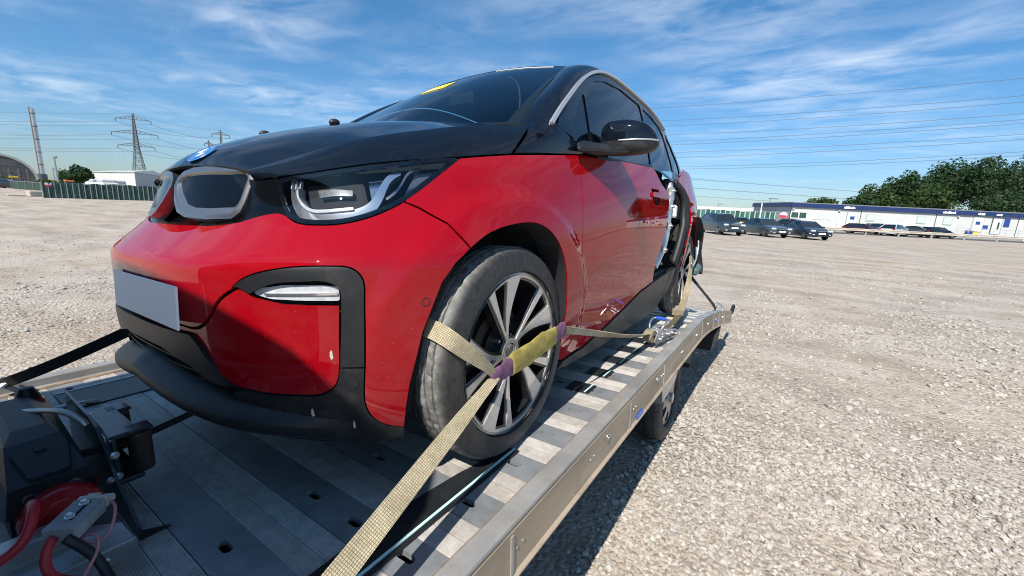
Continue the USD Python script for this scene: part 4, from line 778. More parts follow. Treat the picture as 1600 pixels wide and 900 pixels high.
# side rails with their seam, bolts and lower lip
def sweep(prof, ys):
    V = []; k = len(prof); 
    for y in ys: V += [(x, y, z + float(zd(np.array(y)))) for x, z in prof]
    Fc = []
    for i in range(len(ys) - 1):
        for j in range(k): a, b = i * k + j, i * k + (j + 1) % k; Fc += [(a, b, b + k), (a, b + k, a + k)]
    m = trimesh.Trimesh(np.array(V), np.array(Fc), process=False)
    if m.volume < 0: m.invert()
    vv, ff = trimesh.creation.triangulate_polygon(Polygon(prof), engine='earcut')
    for y, s in ((ys[0], 1), (ys[-1], -1)):
        c = trimesh.Trimesh(np.c_[vv[:, 0], np.full(len(vv), y), vv[:, 1] + float(zd(np.array(y)))], ff, process=False)
        if c.face_normals[:, 1].mean() * s > 0: c.invert()
        m = cat([m, c])
    return m
rys = np.r_[Y0 - .05, np.linspace(Y0, YB, 9), np.linspace(YB, YE, 14)[1:]]
rp = [(1.0055, -.055), (1.0055, .006), (1.018, .010), (1.0225, .040), (1.028, .0465), (1.073, .0465), (1.0795, .0445), (1.083, .038), (1.083, -.055)]
fp_ = [(1.0855, .034), (1.0885, .034), (1.0885, -.088), (1.099, -.094), (1.099, -.099), (1.0855, -.099)]
seam_p = [(0.9935, -.002), (0.9935, .0035), (1.0045, .007), (1.0045, -.002)]
mx = lambda P: [(-.142 - x, z) for x, z in P][::-1]
for P_ in (rp, mx(rp)): obj('side_rail', sweep(P_, rys), galv, trl, smooth=30)
for P_ in (fp_, mx(fp_)): obj('rail_side', sweep(P_, rys), fascia_mat, trl, smooth=30)
for P_ in (seam_p, mx(seam_p)): obj('rusty_seam', sweep(P_, rys), rust, trl)
obj('front_beam', bx(2.2, .06, .16, (-.07, Y0 - .085, -.03), bev=.006), galv, trl); obj('rear_beam', bx(2.16, .06, .12, (-.07, YE + .032, -DROP - .04), bev=.006), galv, trl)
for y in np.arange(-1.25, YE, .46):
    z = float(zd(np.array(y)))
    b_ = lathe([(.0048, 0), (.0048, .0025), (.003, .0035)], 6, True, 'x'); obj('bolt', b_.copy().apply_translation((1.0885, y, z - .02)), zinc, trl); obj('bolt', b_.copy().apply_translation((1.0885, y + .03, z - .02)), zinc, trl)
for y in (-.35, .55, 1.1, 2.2, 2.75, 3.1, 3.5): obj('side_joint', bx(.004, .012, .11, (1.090, y, float(zd(np.array(y))) - .03)), galv, trl)
for y in (-.62, .28, .95): obj('lashing_eye', trimesh.creation.torus(.012, .0028, 16, 8).apply_transform(trimesh.transformations.euler_matrix(0, math.pi / 2, 0)).apply_translation((1.092, y, -.005)), zinc, trl, smooth=True)
obj('reflector', bx(.006, .09, .022, (1.0925, .68, -.078), bev=.002), blue_mark, trl); obj('reflector', lathe([(.018, 0), (.018, .006)], 12, True, 'x').apply_translation((1.090, 2.93, -.11)), blue_mark, trl)
for y in (-.95, .2, 1.2, 2.3): obj('cross_member', bx(2.1, .06, .08, (-.07, y, -.125)), chassis, trl)
for x in (.45, -.60): obj('chassis_beam', bx(.09, YB - Y0, .12, (x, (YB + Y0) / 2, -.226)), chassis, trl)
for x in (.45, -.6): obj('drawbar', rod((x, Y0 - .04, -.226), (-.07, -1.56, -.226), .035), chassis, trl)
# black anti-slip mats with a pale green edge let into the deck
def pad(name, pg, z0=.0022, h=.0035, m=None): return obj(name, prism(pg, h, z0), m or mat_rubber, trl)
pad('rubber_mat', Polygon([(.770, Y0), (.770, -.42), (.795, -.22), (.835, -.03), (.842, .002), (.852, -.004), (.860, .004), (.866, 0), (.883, 0), (.880, Y0)]))
pad('mat_edge', sbox(.860, Y0, .868, -.001), .0062, .002, green_edge)
pad('rubber_mat', sbox(-1.003, -.806, -.742, -.05)); pad('mat_edge', sbox(-.996, -.805, -.988, -.05), .0062, .002, green_edge)
for k in range(3, 9):
    y = ys0 + k * per; pad('rubber_mat', sbox(.768, y + .006, .884, y + .107)); pad('mat_edge', sbox(.862, y + .006, .869, y + .107), .0062, .002, green_edge)
# wheels, mudguards and rear fittings
tt = tyre_mesh(.300, -.195, 0.0, .205, (-.150, -.1, -.05), nth=150, sip=3, sd=.007)
def slots(n, r0, r1, w): return unary_union([Polygon([(r0 * math.cos(a - w * .7), r0 * math.sin(a - w * .7)), (r1 * math.cos(a - w), r1 * math.sin(a - w)), (r1 * math.cos(a + w), r1 * math.sin(a + w)), (r0 * math.cos(a + w * .7), r0 * math.sin(a + w * .7))]).buffer(.006) for a in np.arange(n) * 2 * math.pi / n])
cap_pg = Point(0, 0).buffer(.192, 48).difference(slots(7, .105, .165, .20))
cap_m = yz(prism(cap_pg, .006).subdivide_to_size(.05), -.018); r_ = np.hypot(cap_m.vertices[:, 1], cap_m.vertices[:, 2]); cap_m.vertices[:, 0] += .016 * np.cos(r_ / .192 * 1.5) - .006
for X, hz, sg in ((1.0, -.430, 1), (-1.13, -.332, -1)):
    def pw(m):
        m = m.copy()
        if sg < 0: m = flipx(m)
        return m.apply_translation((X, 1.757, hz))
    tw = obj('trailer_wheel', pw(cat([lathe([(.205, -.19), (.205, -.02), (.19, -.012), (.19, -.03), (.10, -.06), (0, -.06)], 40, False, 'x')])), chassis, trl, smooth=40)
    obj('tyre', pw(tt), trailer_tyre, tw, 40); obj('hub_cap', pw(cap_m), satin_silver, tw, 30); obj('hub_nut', pw(lathe([(.035, -.01), (.035, .012), (.02, .016)], 20, True, 'x')), zinc, tw, 40)
    gy = [(1.33, -.30), (1.36, -.165), (1.45, -.125), (2.05, -.125), (2.14, -.165), (2.18, -.30)]; V = [(X - sg * .22, y, z) for y, z in gy] + [(X + sg * .035, y, z) for y, z in gy]
    mg = trimesh.Trimesh(V, [f_ for i in range(5) for f_ in ((i, i + 1, i + 7), (i, i + 7, i + 6))], process=False); mg2 = mg.copy(); mg2.invert(); mg2.vertices[:, 2] -= .004; obj('mudguard', cat([mg, mg2]), galv, trl)
    if sg > 0: obj('mud_shield', yz(prism([(1.18, -.105), (1.62, -.105), (1.52, -.205), (1.22, -.245)], .004), 1.062), zinc, trl)
    obj('mud_flap', bx(.22, .012, .20, (X - sg * .09, 2.24, -.26)), rubber_trim, trl)
obj('axle', rod((-1.1, 1.757, -.34), (.95, 1.757, -.42), .035), chassis, trl)
obj('rear_step', xz(prism([(.72, -.42), (1.06, -.42), (1.075, -.27), (.72, -.25)], .45), 3.45), chassis, trl)
obj('rear_lamp', bx(.05, .10, .10, (1.03, YE + .04, -DROP - .04), bev=.008), pbr('lamp_red', (.35, .01, .01), .25, coat=1), trl)
obj('ramp_handle', cat([tube([(1.05, YE + .06, -.36), (1.06, YE + .28, -.345), (1.06, YE + .44, -.325), (1.06, YE + .49, -.29), (1.06, YE + .44, -.27), (1.06, YE + .25, -.285), (1.05, YE + .06, -.32)], .014, 8, 40)]), chassis, trl, smooth=True)
for y in (3.35, 3.5, 3.65): obj('ramp_strip', bx(.6, .05, .006, (.45, y, float(zd(np.array(y))) + .006)), zinc, trl)
# ---------------------------------------------------------------- lashings
def web(name, col, dark):
    return usdkit.material(stage, L(name), {
        'tc': ('texture_coordinate', {}), 'mp': ('mapping', dict(scale=(1, 1, 1))), 'br': ('brick_texture', dict(scale=1.0, brick_width=0.0058, row_height=0.0052, mortar_size=0.0009, mortar_smooth=0.8, color1=(1, 1, 1), color2=(0.70, 0.70, 0.70), mortar=(0.34, 0.34, 0.34), offset=0.0)),
        'n': ('noise_texture', dict(scale=14.0, detail=7.0, roughness=0.7)), 'r': ('rgb_ramp', dict(ramp=[(0.3, dark), (0.68, col)])), 'm': ('mix', dict(mix_type='multiply', fac=0.75)),
        'b': ('bump', dict(strength=0.8, distance=0.0015)), 'p': ('principled_bsdf', dict(roughness=0.9))},
        [('tc.UV', 'mp.vector'), ('mp.vector', 'br.vector'), ('tc.object', 'n.vector'), ('n.fac', 'r.fac'), ('r.color', 'm.color1'), ('br.color', 'm.color2'), ('m.color', 'p.base_color'), ('br.fac', 'b.height'), ('b.normal', 'p.normal'), ], surface='p.BSDF')
web_tan = web('tan_webbing', (0.56, 0.475, 0.31), (0.33, 0.27, 0.165)); web_black = web('black_webbing', (0.030, 0.030, 0.030), (0.014, 0.014, 0.014)); web_purple = web('purple_webbing', (0.30, 0.13, 0.26), (0.17, 0.08, 0.15)); web_olive = web('olive_webbing', (0.20, 0.165, 0.09), (0.10, 0.08, 0.045))
sleeve_mat = pbr('mustard_sleeve', (0.30, 0.24, 0.055), 0.85, vary=0.3, vscale=12, bump=0.5, bscale=60, dirt=(.2, .16, .06), dscale=9, damt=.6)
eye = CD
def toward(p, q): t = np.array(q, float) - p; v = eye - (np.array(p) + q) / 2; s = np.cross(t, v); return s / np.linalg.norm(s)
fs = thing('wheel_strap', 'tan webbing strap with mustard sleeve and purple ends around the front wheel', 'strap', deck=True)
P0 = np.array([.889, -.157, .322]); PA = np.array([.892, .284, .374]); PF = P0 + (np.array([.968, -.722, .166]) - P0) * 1.95
ribbon([P0 + [.004, .005, .004], P0 + (PF - P0) * .2 + [0, 0, -.003], P0 + (PF - P0) * .6 + [0, 0, -.006], PF], toward(P0, PF), .05, name='long_strap', mat=web_tan, parent=fs, widths=[.026, .043, .05, .05], samples=80)
ribbon([P0 + [.002, 0, .008], (.893, -.215, .385), (.886, -.272, .432), (.862, -.316, .474), (.825, -.326, .492), (.76, -.326, .498), (.68, -.326, .498)], [(0.1, .7, .7)] * 4 + [(.05, .5, .85)] * 3, .05, name='tyre_strap', mat=web_tan, parent=fs, widths=[.022, .036, .046, .05, .05, .05, .05], samples=70)
def sock(a, b, ra, n=40, w=1.5, ends=(1, 1), lump=.05):
    t = np.linspace(0, 1, n); a, b = np.array(a), np.array(b); d = b - a; u = np.array([1, 0, 0]) - d * d[0] / (d @ d); u /= np.linalg.norm(u); v = np.cross(d / np.linalg.norm(d), u); th = np.linspace(0, 2 * np.pi, 25)[:-1]; V = []
    for i, q in enumerate(t):
        r = ra * (1 + lump * math.sin(q * 9 + 1) * .5 + lump * .6 * math.sin(q * 23)) * (ends[0] + (1 - ends[0]) * min(1, q * 4)) * (ends[1] + (1 - ends[1]) * min(1, (1 - q) * 4))
        rr = r * (1 + .06 * np.sin(3 * th + q * 11) + .05 * np.sin(5 * th - q * 30))
        V.append(a + d * q + np.cos(th)[:, None] * rr[:, None] * u * .5 + np.sin(th)[:, None] * rr[:, None] * v * w)
    V = np.vstack(V); k = 24; Fc = [(i * k + j, i * k + (j + 1) % k, (i + 1) * k + (j + 1) % k) for i in range(n - 1) for j in range(k)] + [(i * k + j, (i + 1) * k + (j + 1) % k, (i + 1) * k + j) for i in range(n - 1) for j in range(k)]
    V = np.vstack([V, a, b]); c = len(V) - 2; Fc += [(c, (j + 1) % k, j) for j in range(k)] + [(c + 1, (n - 1) * k + j, (n - 1) * k + (j + 1) % k) for j in range(k)]
    return trimesh.Trimesh(V, Fc, process=False)
d_ = PA - P0
obj('sleeve', sock(P0 + d_ * .20, P0 + d_ * .86, .026, ends=(.9, .8)), sleeve_mat, fs, smooth=True)
obj('purple_end', sock(P0 + d_ * -.03, P0 + d_ * .24, .019, 24, ends=(.8, 1), lump=.07), web_purple, fs, smooth=True); obj('purple_end', sock(P0 + d_ * .83, P0 + d_ * 1.02, .020, 20, ends=(1, .9), lump=.05), web_purple, fs, smooth=True)
RP = np.array([.905, 1.40, .075])
ribbon([PA + [0, -.01, 0], PA + (RP - PA) * .25 + [.004, 0, -.006], PA + (RP - PA) * .5 + [.004, 0, -.008], RP + [0, 0, .012]], [(.15, 0, 1), (.5, 0, .85), (.85, 0, .5), (.9, 0, .45)], .045, name='short_strap', mat=web_tan, parent=fs, widths=[.028, .032, .042, .05], samples=60)
rt = thing('ratchet', 'steel ratchet buckle with coiled tan webbing lying on the deck edge', 'ratchet', deck=True)
def place(m, rz=-.15): m.apply_transform(trimesh.transformations.rotation_matrix(rz, (0, 0, 1))); return m.apply_translation((.935, 1.50, .0))
obj('webbing_coil', place(lathe([(.012, -.026), (.046, -.026), (.046, .026), (.012, .026)], 28, False, 'x').apply_scale((1, 1, .85)).apply_translation((-.01, -.075, .075))), web_tan, rt, smooth=40)
for x in (-.034, .034): obj('side_plate', place(yz(prism(rnd([(-.11, .05), (-.06, .12), (.02, .10), (.16, .085), (.20, .05), (.16, .03), (.02, .03), (-.07, .03)], .008), .004), x - .002)), zinc, rt)
for y, z, r in ((.0, .06, .012), (.10, .06, .010), (.17, .055, .008)): obj('spindle', place(rod((-.045, y, z), (.045, y, z), r)), zinc, rt, smooth=40)
obj('ratchet_wheel', place(cat([yz(prism(Polygon([((.030 if i % 2 else .023) * math.cos(i * math.pi / 12), (.030 if i % 2 else .023) * math.sin(i * math.pi / 12)) for i in range(24)]), .004), x).apply_translation((0, .0, .06)) for x in (-.042, .038)])), zinc, rt)
obj('handle', place(cat([tube([(-.04, .0, .07), (-.042, -.02, .13), (-.038, .05, .165), (.038, .05, .165), (.042, -.02, .13), (.04, .0, .07)], .006, 8, 40)])), zinc, rt, smooth=True); obj('handle_grip', place(rod((-.03, .05, .165), (.03, .05, .165), .011)), blue_mark, rt, smooth=40)
obj('hook', place(tube([(0, .20, .05), (0, .26, .05), (.01, .30, .04), (.03, .31, .02), (.05, .29, .015)], .008, 8, 24)), zinc, rt, smooth=True)
rs = thing('rear_strap', 'olive webbing strap tying the rear wheel to the ratchet', 'strap', deck=True)
ribbon([(.94, 1.66, .075), (.955, 1.85, .085), (.945, 2.08, .115)], (.95, 0, .3), .05, name='lower_strap', mat=web_olive, parent=rs, samples=24)
obj('buckle', cat([bx(.075, .10, .022, (.945, 2.05, .125), rot=(.35, 0, 0), bev=.004), bx(.075, .014, .05, (.945, 2.0, .12), bev=.004)]), web_tan, rs)
ribbon([(.945, 2.08, .115), (.925, 2.30, .17), (.905, 2.50, .24), (.895, 2.60, .34), (.88, 2.64, .48)], [(.95, 0, .3), (.8, .3, .4), (.6, .5, -.3), (.3, .8, -.3), (.2, .9, -.2)], .05, name='wheel_loop', mat=web_tan, parent=rs, samples=40)
tb = thing('tail_strap', 'black strap from the rear wheel to the back of the rail', 'strap', deck=True)
ribbon([(.87, 2.83, .27), (.95, 2.92, .15), (1.05, 3.02, .0), (1.06, 3.06, -.03)], (.2, 1, 0), .045, name='webbing', mat=web_black, parent=tb, samples=24)
obj('hook', tube([(1.055, 3.04, -.01), (1.075, 3.08, .02), (1.10, 3.09, .0), (1.105, 3.08, -.05)], .008, 8, 20), zinc, tb, smooth=True)
ls_ = thing('front_black_strap', 'black strap from the left rail passing behind the front bumper', 'strap', deck=True)
ribbon([(-1.135, -.935, .062), (-1.0, -.842, .122), (-.80, -.606, .262), (-.66, -.45, .36), (-.55, -.30, .42)], [(.25, -.45, .85)] * 5, .05, name='webbing', mat=web_black, parent=ls_, samples=50)
obj('hook', tube([(-1.12, -.935, .062), (-1.16, -.95, .075), (-1.20, -.96, .055), (-1.225, -.96, .02)], .010, 8, 24), zinc, ls_, smooth=True)
obj('end_fitting', bx(.05, .055, .012, (-1.125, -.93, .066), rot=(.5, 0, .4), bev=.003), white_card, ls_)
# torn plastic at the rear arch of the car
torn = thing('torn_arch_trim', 'torn black plastic arch trim hanging behind the rear wheel', 'trim', deck=True)
ribbon([(.885, 2.62, .80), (.89, 2.80, .74), (.885, 2.92, .62), (.875, 2.96, .48), (.89, 2.98, .38), (.90, 2.93, .30)], (1, .2, .1), .07, .008, name='strip', mat=liner, parent=torn, samples=40)
obj('bracket', cat([tube([(.90, 2.80, .60), (.905, 2.77, .48), (.90, 2.68, .40), (.90, 2.60, .42)], .008, 6, 24), tube([(.90, 2.74, .55), (.91, 2.73, .44)], .007, 6)]), alu, torn, smooth=True)
obj('foam_block', bx(.09, .17, .07, (.885, 2.83, .345), bev=.02, rot=(.2, 0, 0)), pbr('grey_foam', (.07, .12, .12), .7), torn)
# ---------------------------------------------------------------- winch at the head of the deck
wb = pbr('winch_black', (0.006, 0.007, 0.009), 0.45, vary=0.2, bump=0.1, bscale=300, dirt=(0.12, 0.12, 0.12), dscale=10, damt=0.06, spec=.3)
wg = pbr('bracket_black', (0.010, 0.012, 0.015), 0.3, coat=0.25, dirt=(0.12, 0.10, 0.08), dscale=12, damt=0.1)
wred = pbr('winch_red', (0.30, 0.006, 0.010), 0.35, coat=0.5, vary=0.15); cab_red = pbr('cable_red', (0.36, 0.012, 0.018), 0.45); cab_pink = pbr('wire_pink', (0.50, 0.17, 0.18), 0.55); cab_blk = pbr('cable_black', (0.010, 0.010, 0.011), 0.5)
roller_m = pbr('roller_brown', (0.035, 0.024, 0.018), 0.4, vary=0.3, metal=.3); conn_m = pbr('connector_grey', (0.22, 0.225, 0.22), 0.55, vary=0.25, vscale=30, bump=.2, bscale=150); beige = pbr('terminal_beige', (0.42, 0.36, 0.29), 0.5, vary=.2)
box_al = pbr('battery_tray', (0.40, 0.39, 0.37), 0.4, metal=0.7, vary=0.25, vscale=9, rvary=.12, dirt=(.2, .16, .12), dscale=8, damt=.5)
wn = thing('winch', 'black and red electric winch bolted at the head of the trailer deck', 'winch', deck=True)
def hull(p): return trimesh.convex.convex_hull(np.array(p, float))
hs = hull([(.205, -1.045, .115), (.205, -.895, .115), (.205, -1.035, .195), (.205, -.905, .195), (.17, -1.05, .10), (.17, -.89, .10), (.055, -1.02, .250), (.045, -.925, .250), (-.02, -1.0, .262), (-.02, -.94, .262), (-.30, -1.0, .262), (-.30, -.94, .262), (-.36, -1.05, .20), (-.36, -.89, .20), (-.36, -1.05, .10), (-.36, -.89, .10)])
hs.vertices[:, 2] = .10 + (hs.vertices[:, 2] - .10) * .84
hh = obj('housing', hs, wb, wn)
def on_face(pts2, o, w): # a raised shape on the sloping facet
    a = np.array([.205, -1.03, .1807]); b = np.array([.205, -.91, .1807]); c = np.array([.052, -.93, .226]); ux = (b - a) / np.linalg.norm(b - a); vy = c - b; vy -= ux * (vy @ ux); vy /= np.linalg.norm(vy); nn = np.cross(ux, vy); nn *= np.sign(nn[2])
    m = prism(pts2, w); T = np.eye(4); T[:3, 0], T[:3, 1], T[:3, 2], T[:3, 3] = ux, vy, nn, a + nn * o
    m.apply_transform(T); return m
obj('cover', on_face(rnd([(.030, .012), (.095, .012), (.110, .115), (.015, .115)], .008), .001, .004), wb, hh); 
obj('cover_groove', on_face(rnd([(.030, .012), (.095, .012), (.110, .115), (.015, .115)], .008).buffer(.004), .0005, .0012), void, hh); obj('clip', on_face(rnd([(.052, .100), (.073, .100), (.073, .128), (.052, .128)], .004), .002, .007), wb, hh)
for y in (-1.005, -.935): obj('screw', cat([lathe([(.013, .205), (.013, .210), (.009, .211), (.008, .207)], 20, True, 'x').apply_translation((0, y, .148))]), wg, hh, smooth=40)
obj('end_block', hull([(.19, -1.04, .03), (.19, -.90, .03), (.19, -1.04, .13), (.19, -.90, .13), (-.36, -1.04, .03), (-.36, -.90, .03), (-.36, -1.04, .13), (-.36, -.90, .13)]), wb, wn)
dm = obj('motor_drum', lathe([(.072, .0), (.072, .222), (.067, .230), (.045, .231), (.043, .234), (.036, .235), (.034, .231), (.018, .232), (.016, .238), (.006, .239)], 48, True, 'x').apply_translation((0, -.962, .085)), wred, wn, smooth=35)
obj('drum_rib', hull([(.205, -.905, .10), (.235, -.90, .14), (.205, -.885, .165), (.19, -.90, .12)]), wred, wn)
pp = Polygon([(-.30, .0), (.336, 0), (.336, .034), (.305, .055), (.19, .105), (.135, .165), (.06, .212), (-.02, .225), (-.30, .225)])
obj('mounting_plate', xz(prism(pp, .007), -.855).subdivide_to_size(.2), wg, wn); obj('plate_flange', hull([(.30, -.853, .0), (.336, -.853, .0), (.336, -.80, .0), (.336, -.853, .006), (.30, -.853, .006), (.336, -.80, .006)]), wg, wn)
fl_ = obj('fairlead', cat([bx(.245, .060, .014, (.035, -.825, .205), bev=.003), bx(.245, .060, .014, (.035, -.825, .075), bev=.003), bx(.05, .012, .13, (.145, -.850, .14), bev=.003), bx(.05, .012, .13, (-.075, -.850, .14), bev=.003)]), wg, wn)
for x in (-.055, .135):
    obj('roller', lathe([(.024, -.055), (.026, -.05), (.026, .05), (.024, .055)], 32, True).apply_translation((x, -.792, .140)), roller_m, wn, smooth=40); obj('roller_cap', bx(.05, .055, .010, (x, -.792, .207), bev=.003), wg, wn)
for z in (.165, .105): obj('rivet', lathe([(.010, .0), (.010, .004), (.006, .007)], 14, True, 'x').apply_translation((.170, -.852, z)), zinc, wn)
for x, y, z in ((-.06, -.846, .19), (.20, -.872, .10)): obj('bolt', lathe([(.008, 0), (.008, .008), (.004, .011)], 6, True).apply_translation((x, y, z + .012)), zinc, wn)
obj('solenoid', lathe([(.034, 0), (.036, .03), (.036, .075), (.030, .085)], 24, True).apply_translation((-.33, -.935, .135)), wred, wn, smooth=40); obj('solenoid_cap', lathe([(.030, .085), (.022, .105), (.016, .118), (.006, .120)], 20, True).apply_translation((-.33, -.935, .135)), wb, wn, smooth=40)
obj('trim_tube', tube([(-.42, -1.06, .205), (-.2, -.97, .225), (-.08, -.92, .245), (-.01, -.895, .245), (.03, -.872, .215)], .008, 8, 40), box_al, wn, smooth=True)
obj('power_cable', tube([(.19, -1.01, .10), (.27, -1.008, .165), (.325, -1.012, .175), (.352, -1.03, .14), (.345, -1.08, .105), (.32, -1.22, .09)], .0095, 12, 50), cab_red, wn, smooth=True)
bt = thing('battery_connector', 'grey bolted battery connector with red and black cables beside the winch', 'connector', deck=True)
rzc = math.radians(137)
def pc(m): m.apply_transform(trimesh.transformations.rotation_matrix(rzc, (0, 0, 1))); m.apply_transform(trimesh.transformations.rotation_matrix(math.radians(4), (0, 1, 0))); return m.apply_translation((.372, -.962, .143))
obj('body', pc(bx(.088, .058, .034, bev=.003)), conn_m, bt)
for x in (-.012, .028): obj('bolt', pc(lathe([(.009, .017), (.009, .020), (.0055, .0205), (.0055, .026)], 8, True).apply_translation((x, 0, 0))), zinc, bt)
obj('slot', pc(bx(.055, .005, .002, (.008, -.006, .0175))), void, bt)
obj('terminal', pc(cat([bx(.036, .026, .020, (.062, .012, -.003), bev=.003), bx(.032, .022, .017, (.062, -.017, -.004), bev=.003), bx(.012, .05, .012, (.050, 0, .012), bev=.002)])), beige, bt)
obj('red_cable', tube([(.400, -.999, .140), (.412, -1.013, .120), (.425, -1.015, .085), (.432, -.995, .055), (.455, -.965, .040), (.51, -.965, .03), (.60, -1.0, .02)], .0085, 12, 50), cab_red, bt, smooth=True); obj('black_cable', tube([(.418, -.985, .138), (.428, -.968, .112), (.440, -.950, .075), (.462, -.942, .045), (.53, -.945, .03), (.62, -.98, .02)], .0095, 12, 50), cab_blk, bt, smooth=True)
obj('thin_wire', tube([(.330, -.925, .145), (.37, -.90, .142), (.395, -.905, .135), (.415, -.925, .105), (.425, -.945, .105), (.40, -.962, .112), (.41, -.948, .118), (.438, -.945, .10), (.455, -.965, .075), (.475, -.985, .06), (.52, -1.02, .045)], .0031, 8, 90), cab_pink, bt, smooth=True)
tr_ = thing('aluminium_tray', 'open dirty aluminium tray screwed to the deck next to the winch', 'tray', deck=True)
obj('base', hull([(.275, -1.38, .0), (.378, -1.38, .0), (.275, -.93, .0), (.378, -.870, .0), (.275, -1.38, .060), (.275, -.93, .060), (.318, -.885, .060), (.378, -1.38, .035), (.378, -.875, .035)]), box_al, tr_)
obj('lip', bx(.010, .50, .014, (.380, -1.125, .040), bev=.002), box_al, tr_); obj('ridge', bx(.05, .42, .05, (.292, -1.17, .080), bev=.004), box_al, tr_); obj('screw', lathe([(.008, 0), (.008, .004), (.004, .006)], 8, True, 'x').apply_translation((.379, -.93, .02)), zinc, tr_)
wr = thing('winch_rope', 'black winch strap running from the rollers under the car', 'rope', deck=True)
ribbon([(.03, -.90, .14), (.02, -.80, .128), (-.05, -.64, .115), (-.12, -.48, .112), (-.20, -.25, .14), (-.22, -.05, .20)], (.25, .1, 1), .022, .006, name='webbing', mat=web_black, parent=wr, samples=40)
lv = thing('steel_lever', 'small bent steel lever lying on the left rubber mat', 'lever', deck=True); obj('rod', tube([(-.80, -.83, .010), (-.79, -.79, .014), (-.775, -.765, .016), (-.76, -.74, .012)], .005, 8, 24), zinc, lv, smooth=True); obj('grip', tube([(-.765, -.75, .014), (-.745, -.712, .012)], .008, 8), beige, lv)
db = thing('grab_bar', 'flat silver bar with rounded ends on the deck behind the winch', 'bar', deck=True); obj('bar', xz(prism(LineString([(-.30, 0), (.10, 0)]).buffer(.022), .008), 0).apply_transform(trimesh.transformations.euler_matrix(math.pi / 2, 0, .62)).apply_translation((-.86, -.925, .016)), box_al, db); obj('slot', xz(prism(LineString([(-.27, 0), (.085, 0)]).buffer(.010), .009), 0).apply_transform(trimesh.transformations.euler_matrix(math.pi / 2, 0, .62)).apply_translation((-.86, -.925, .0165)), void, db)
# ---------------------------------------------------------------- the towing van ahead of the drawbar (outside the picture; it shades the nose and the winch)
van = thing('tow_van', 'tall dark panel van hitched ahead of the trailer drawbar', 'van', loc=(.12, -2.06, 0))
vm = pbr('van_paint', (0.05, 0.055, 0.06), 0.35, coat=1.0)
sec = [(x_ * 1.10, z_) for x_, z_ in [(-.93, .45), (-1.0, .75), (-1.0, 1.45), (-.94, 2.0), (-.86, 2.60), (-.78, 2.75), (-.60, 2.82), (.60, 2.82), (.78, 2.75), (.86, 2.60), (.94, 2.0), (1.0, 1.45), (1.0, .75), (.93, .45)]]
obj('body', xz(prism(sec, 4.2), 0), vm, van); obj('cab', hull([(x * s, y, z) for x in (-1, 1) for s, y, z in ((.95, -4.2, .45), (.95, -5.5, .45), (.97, -5.6, .9), (.9, -5.35, 1.25), (.8, -4.5, 2.1), (.8, -4.2, 2.6))]), vm, van)
for x in (-.42, .42): obj('rear_window', bx(.55, .01, .55, (x, .004, 1.75), bev=.004), grille_glass, van); obj('tail_lamp', bx(.10, .02, .5, (x * 2.1, .008, 1.05), bev=.005), pbr('tail_red', (.3, .01, .01), .3), van) if x > 0 else None
obj('rear_bumper', bx(1.9, .10, .20, (0, .04, .50), bev=.02), black_plastic, van); obj('tow_bar', cat([rod((0, 0, .47), (0, .50, .47), .03), trimesh.creation.icosphere(2, .045).apply_translation((0, .50, .49))]), chassis, van)
for x in (-.86, .86):
    for y in (-.95, -4.7): obj('wheel', lathe([(.2, -.1), (.33, -.09), (.34, 0), (.33, .09), (.2, .1)], 32, True, 'x').apply_translation((x, y, .34)), trailer_tyre, van, smooth=40)
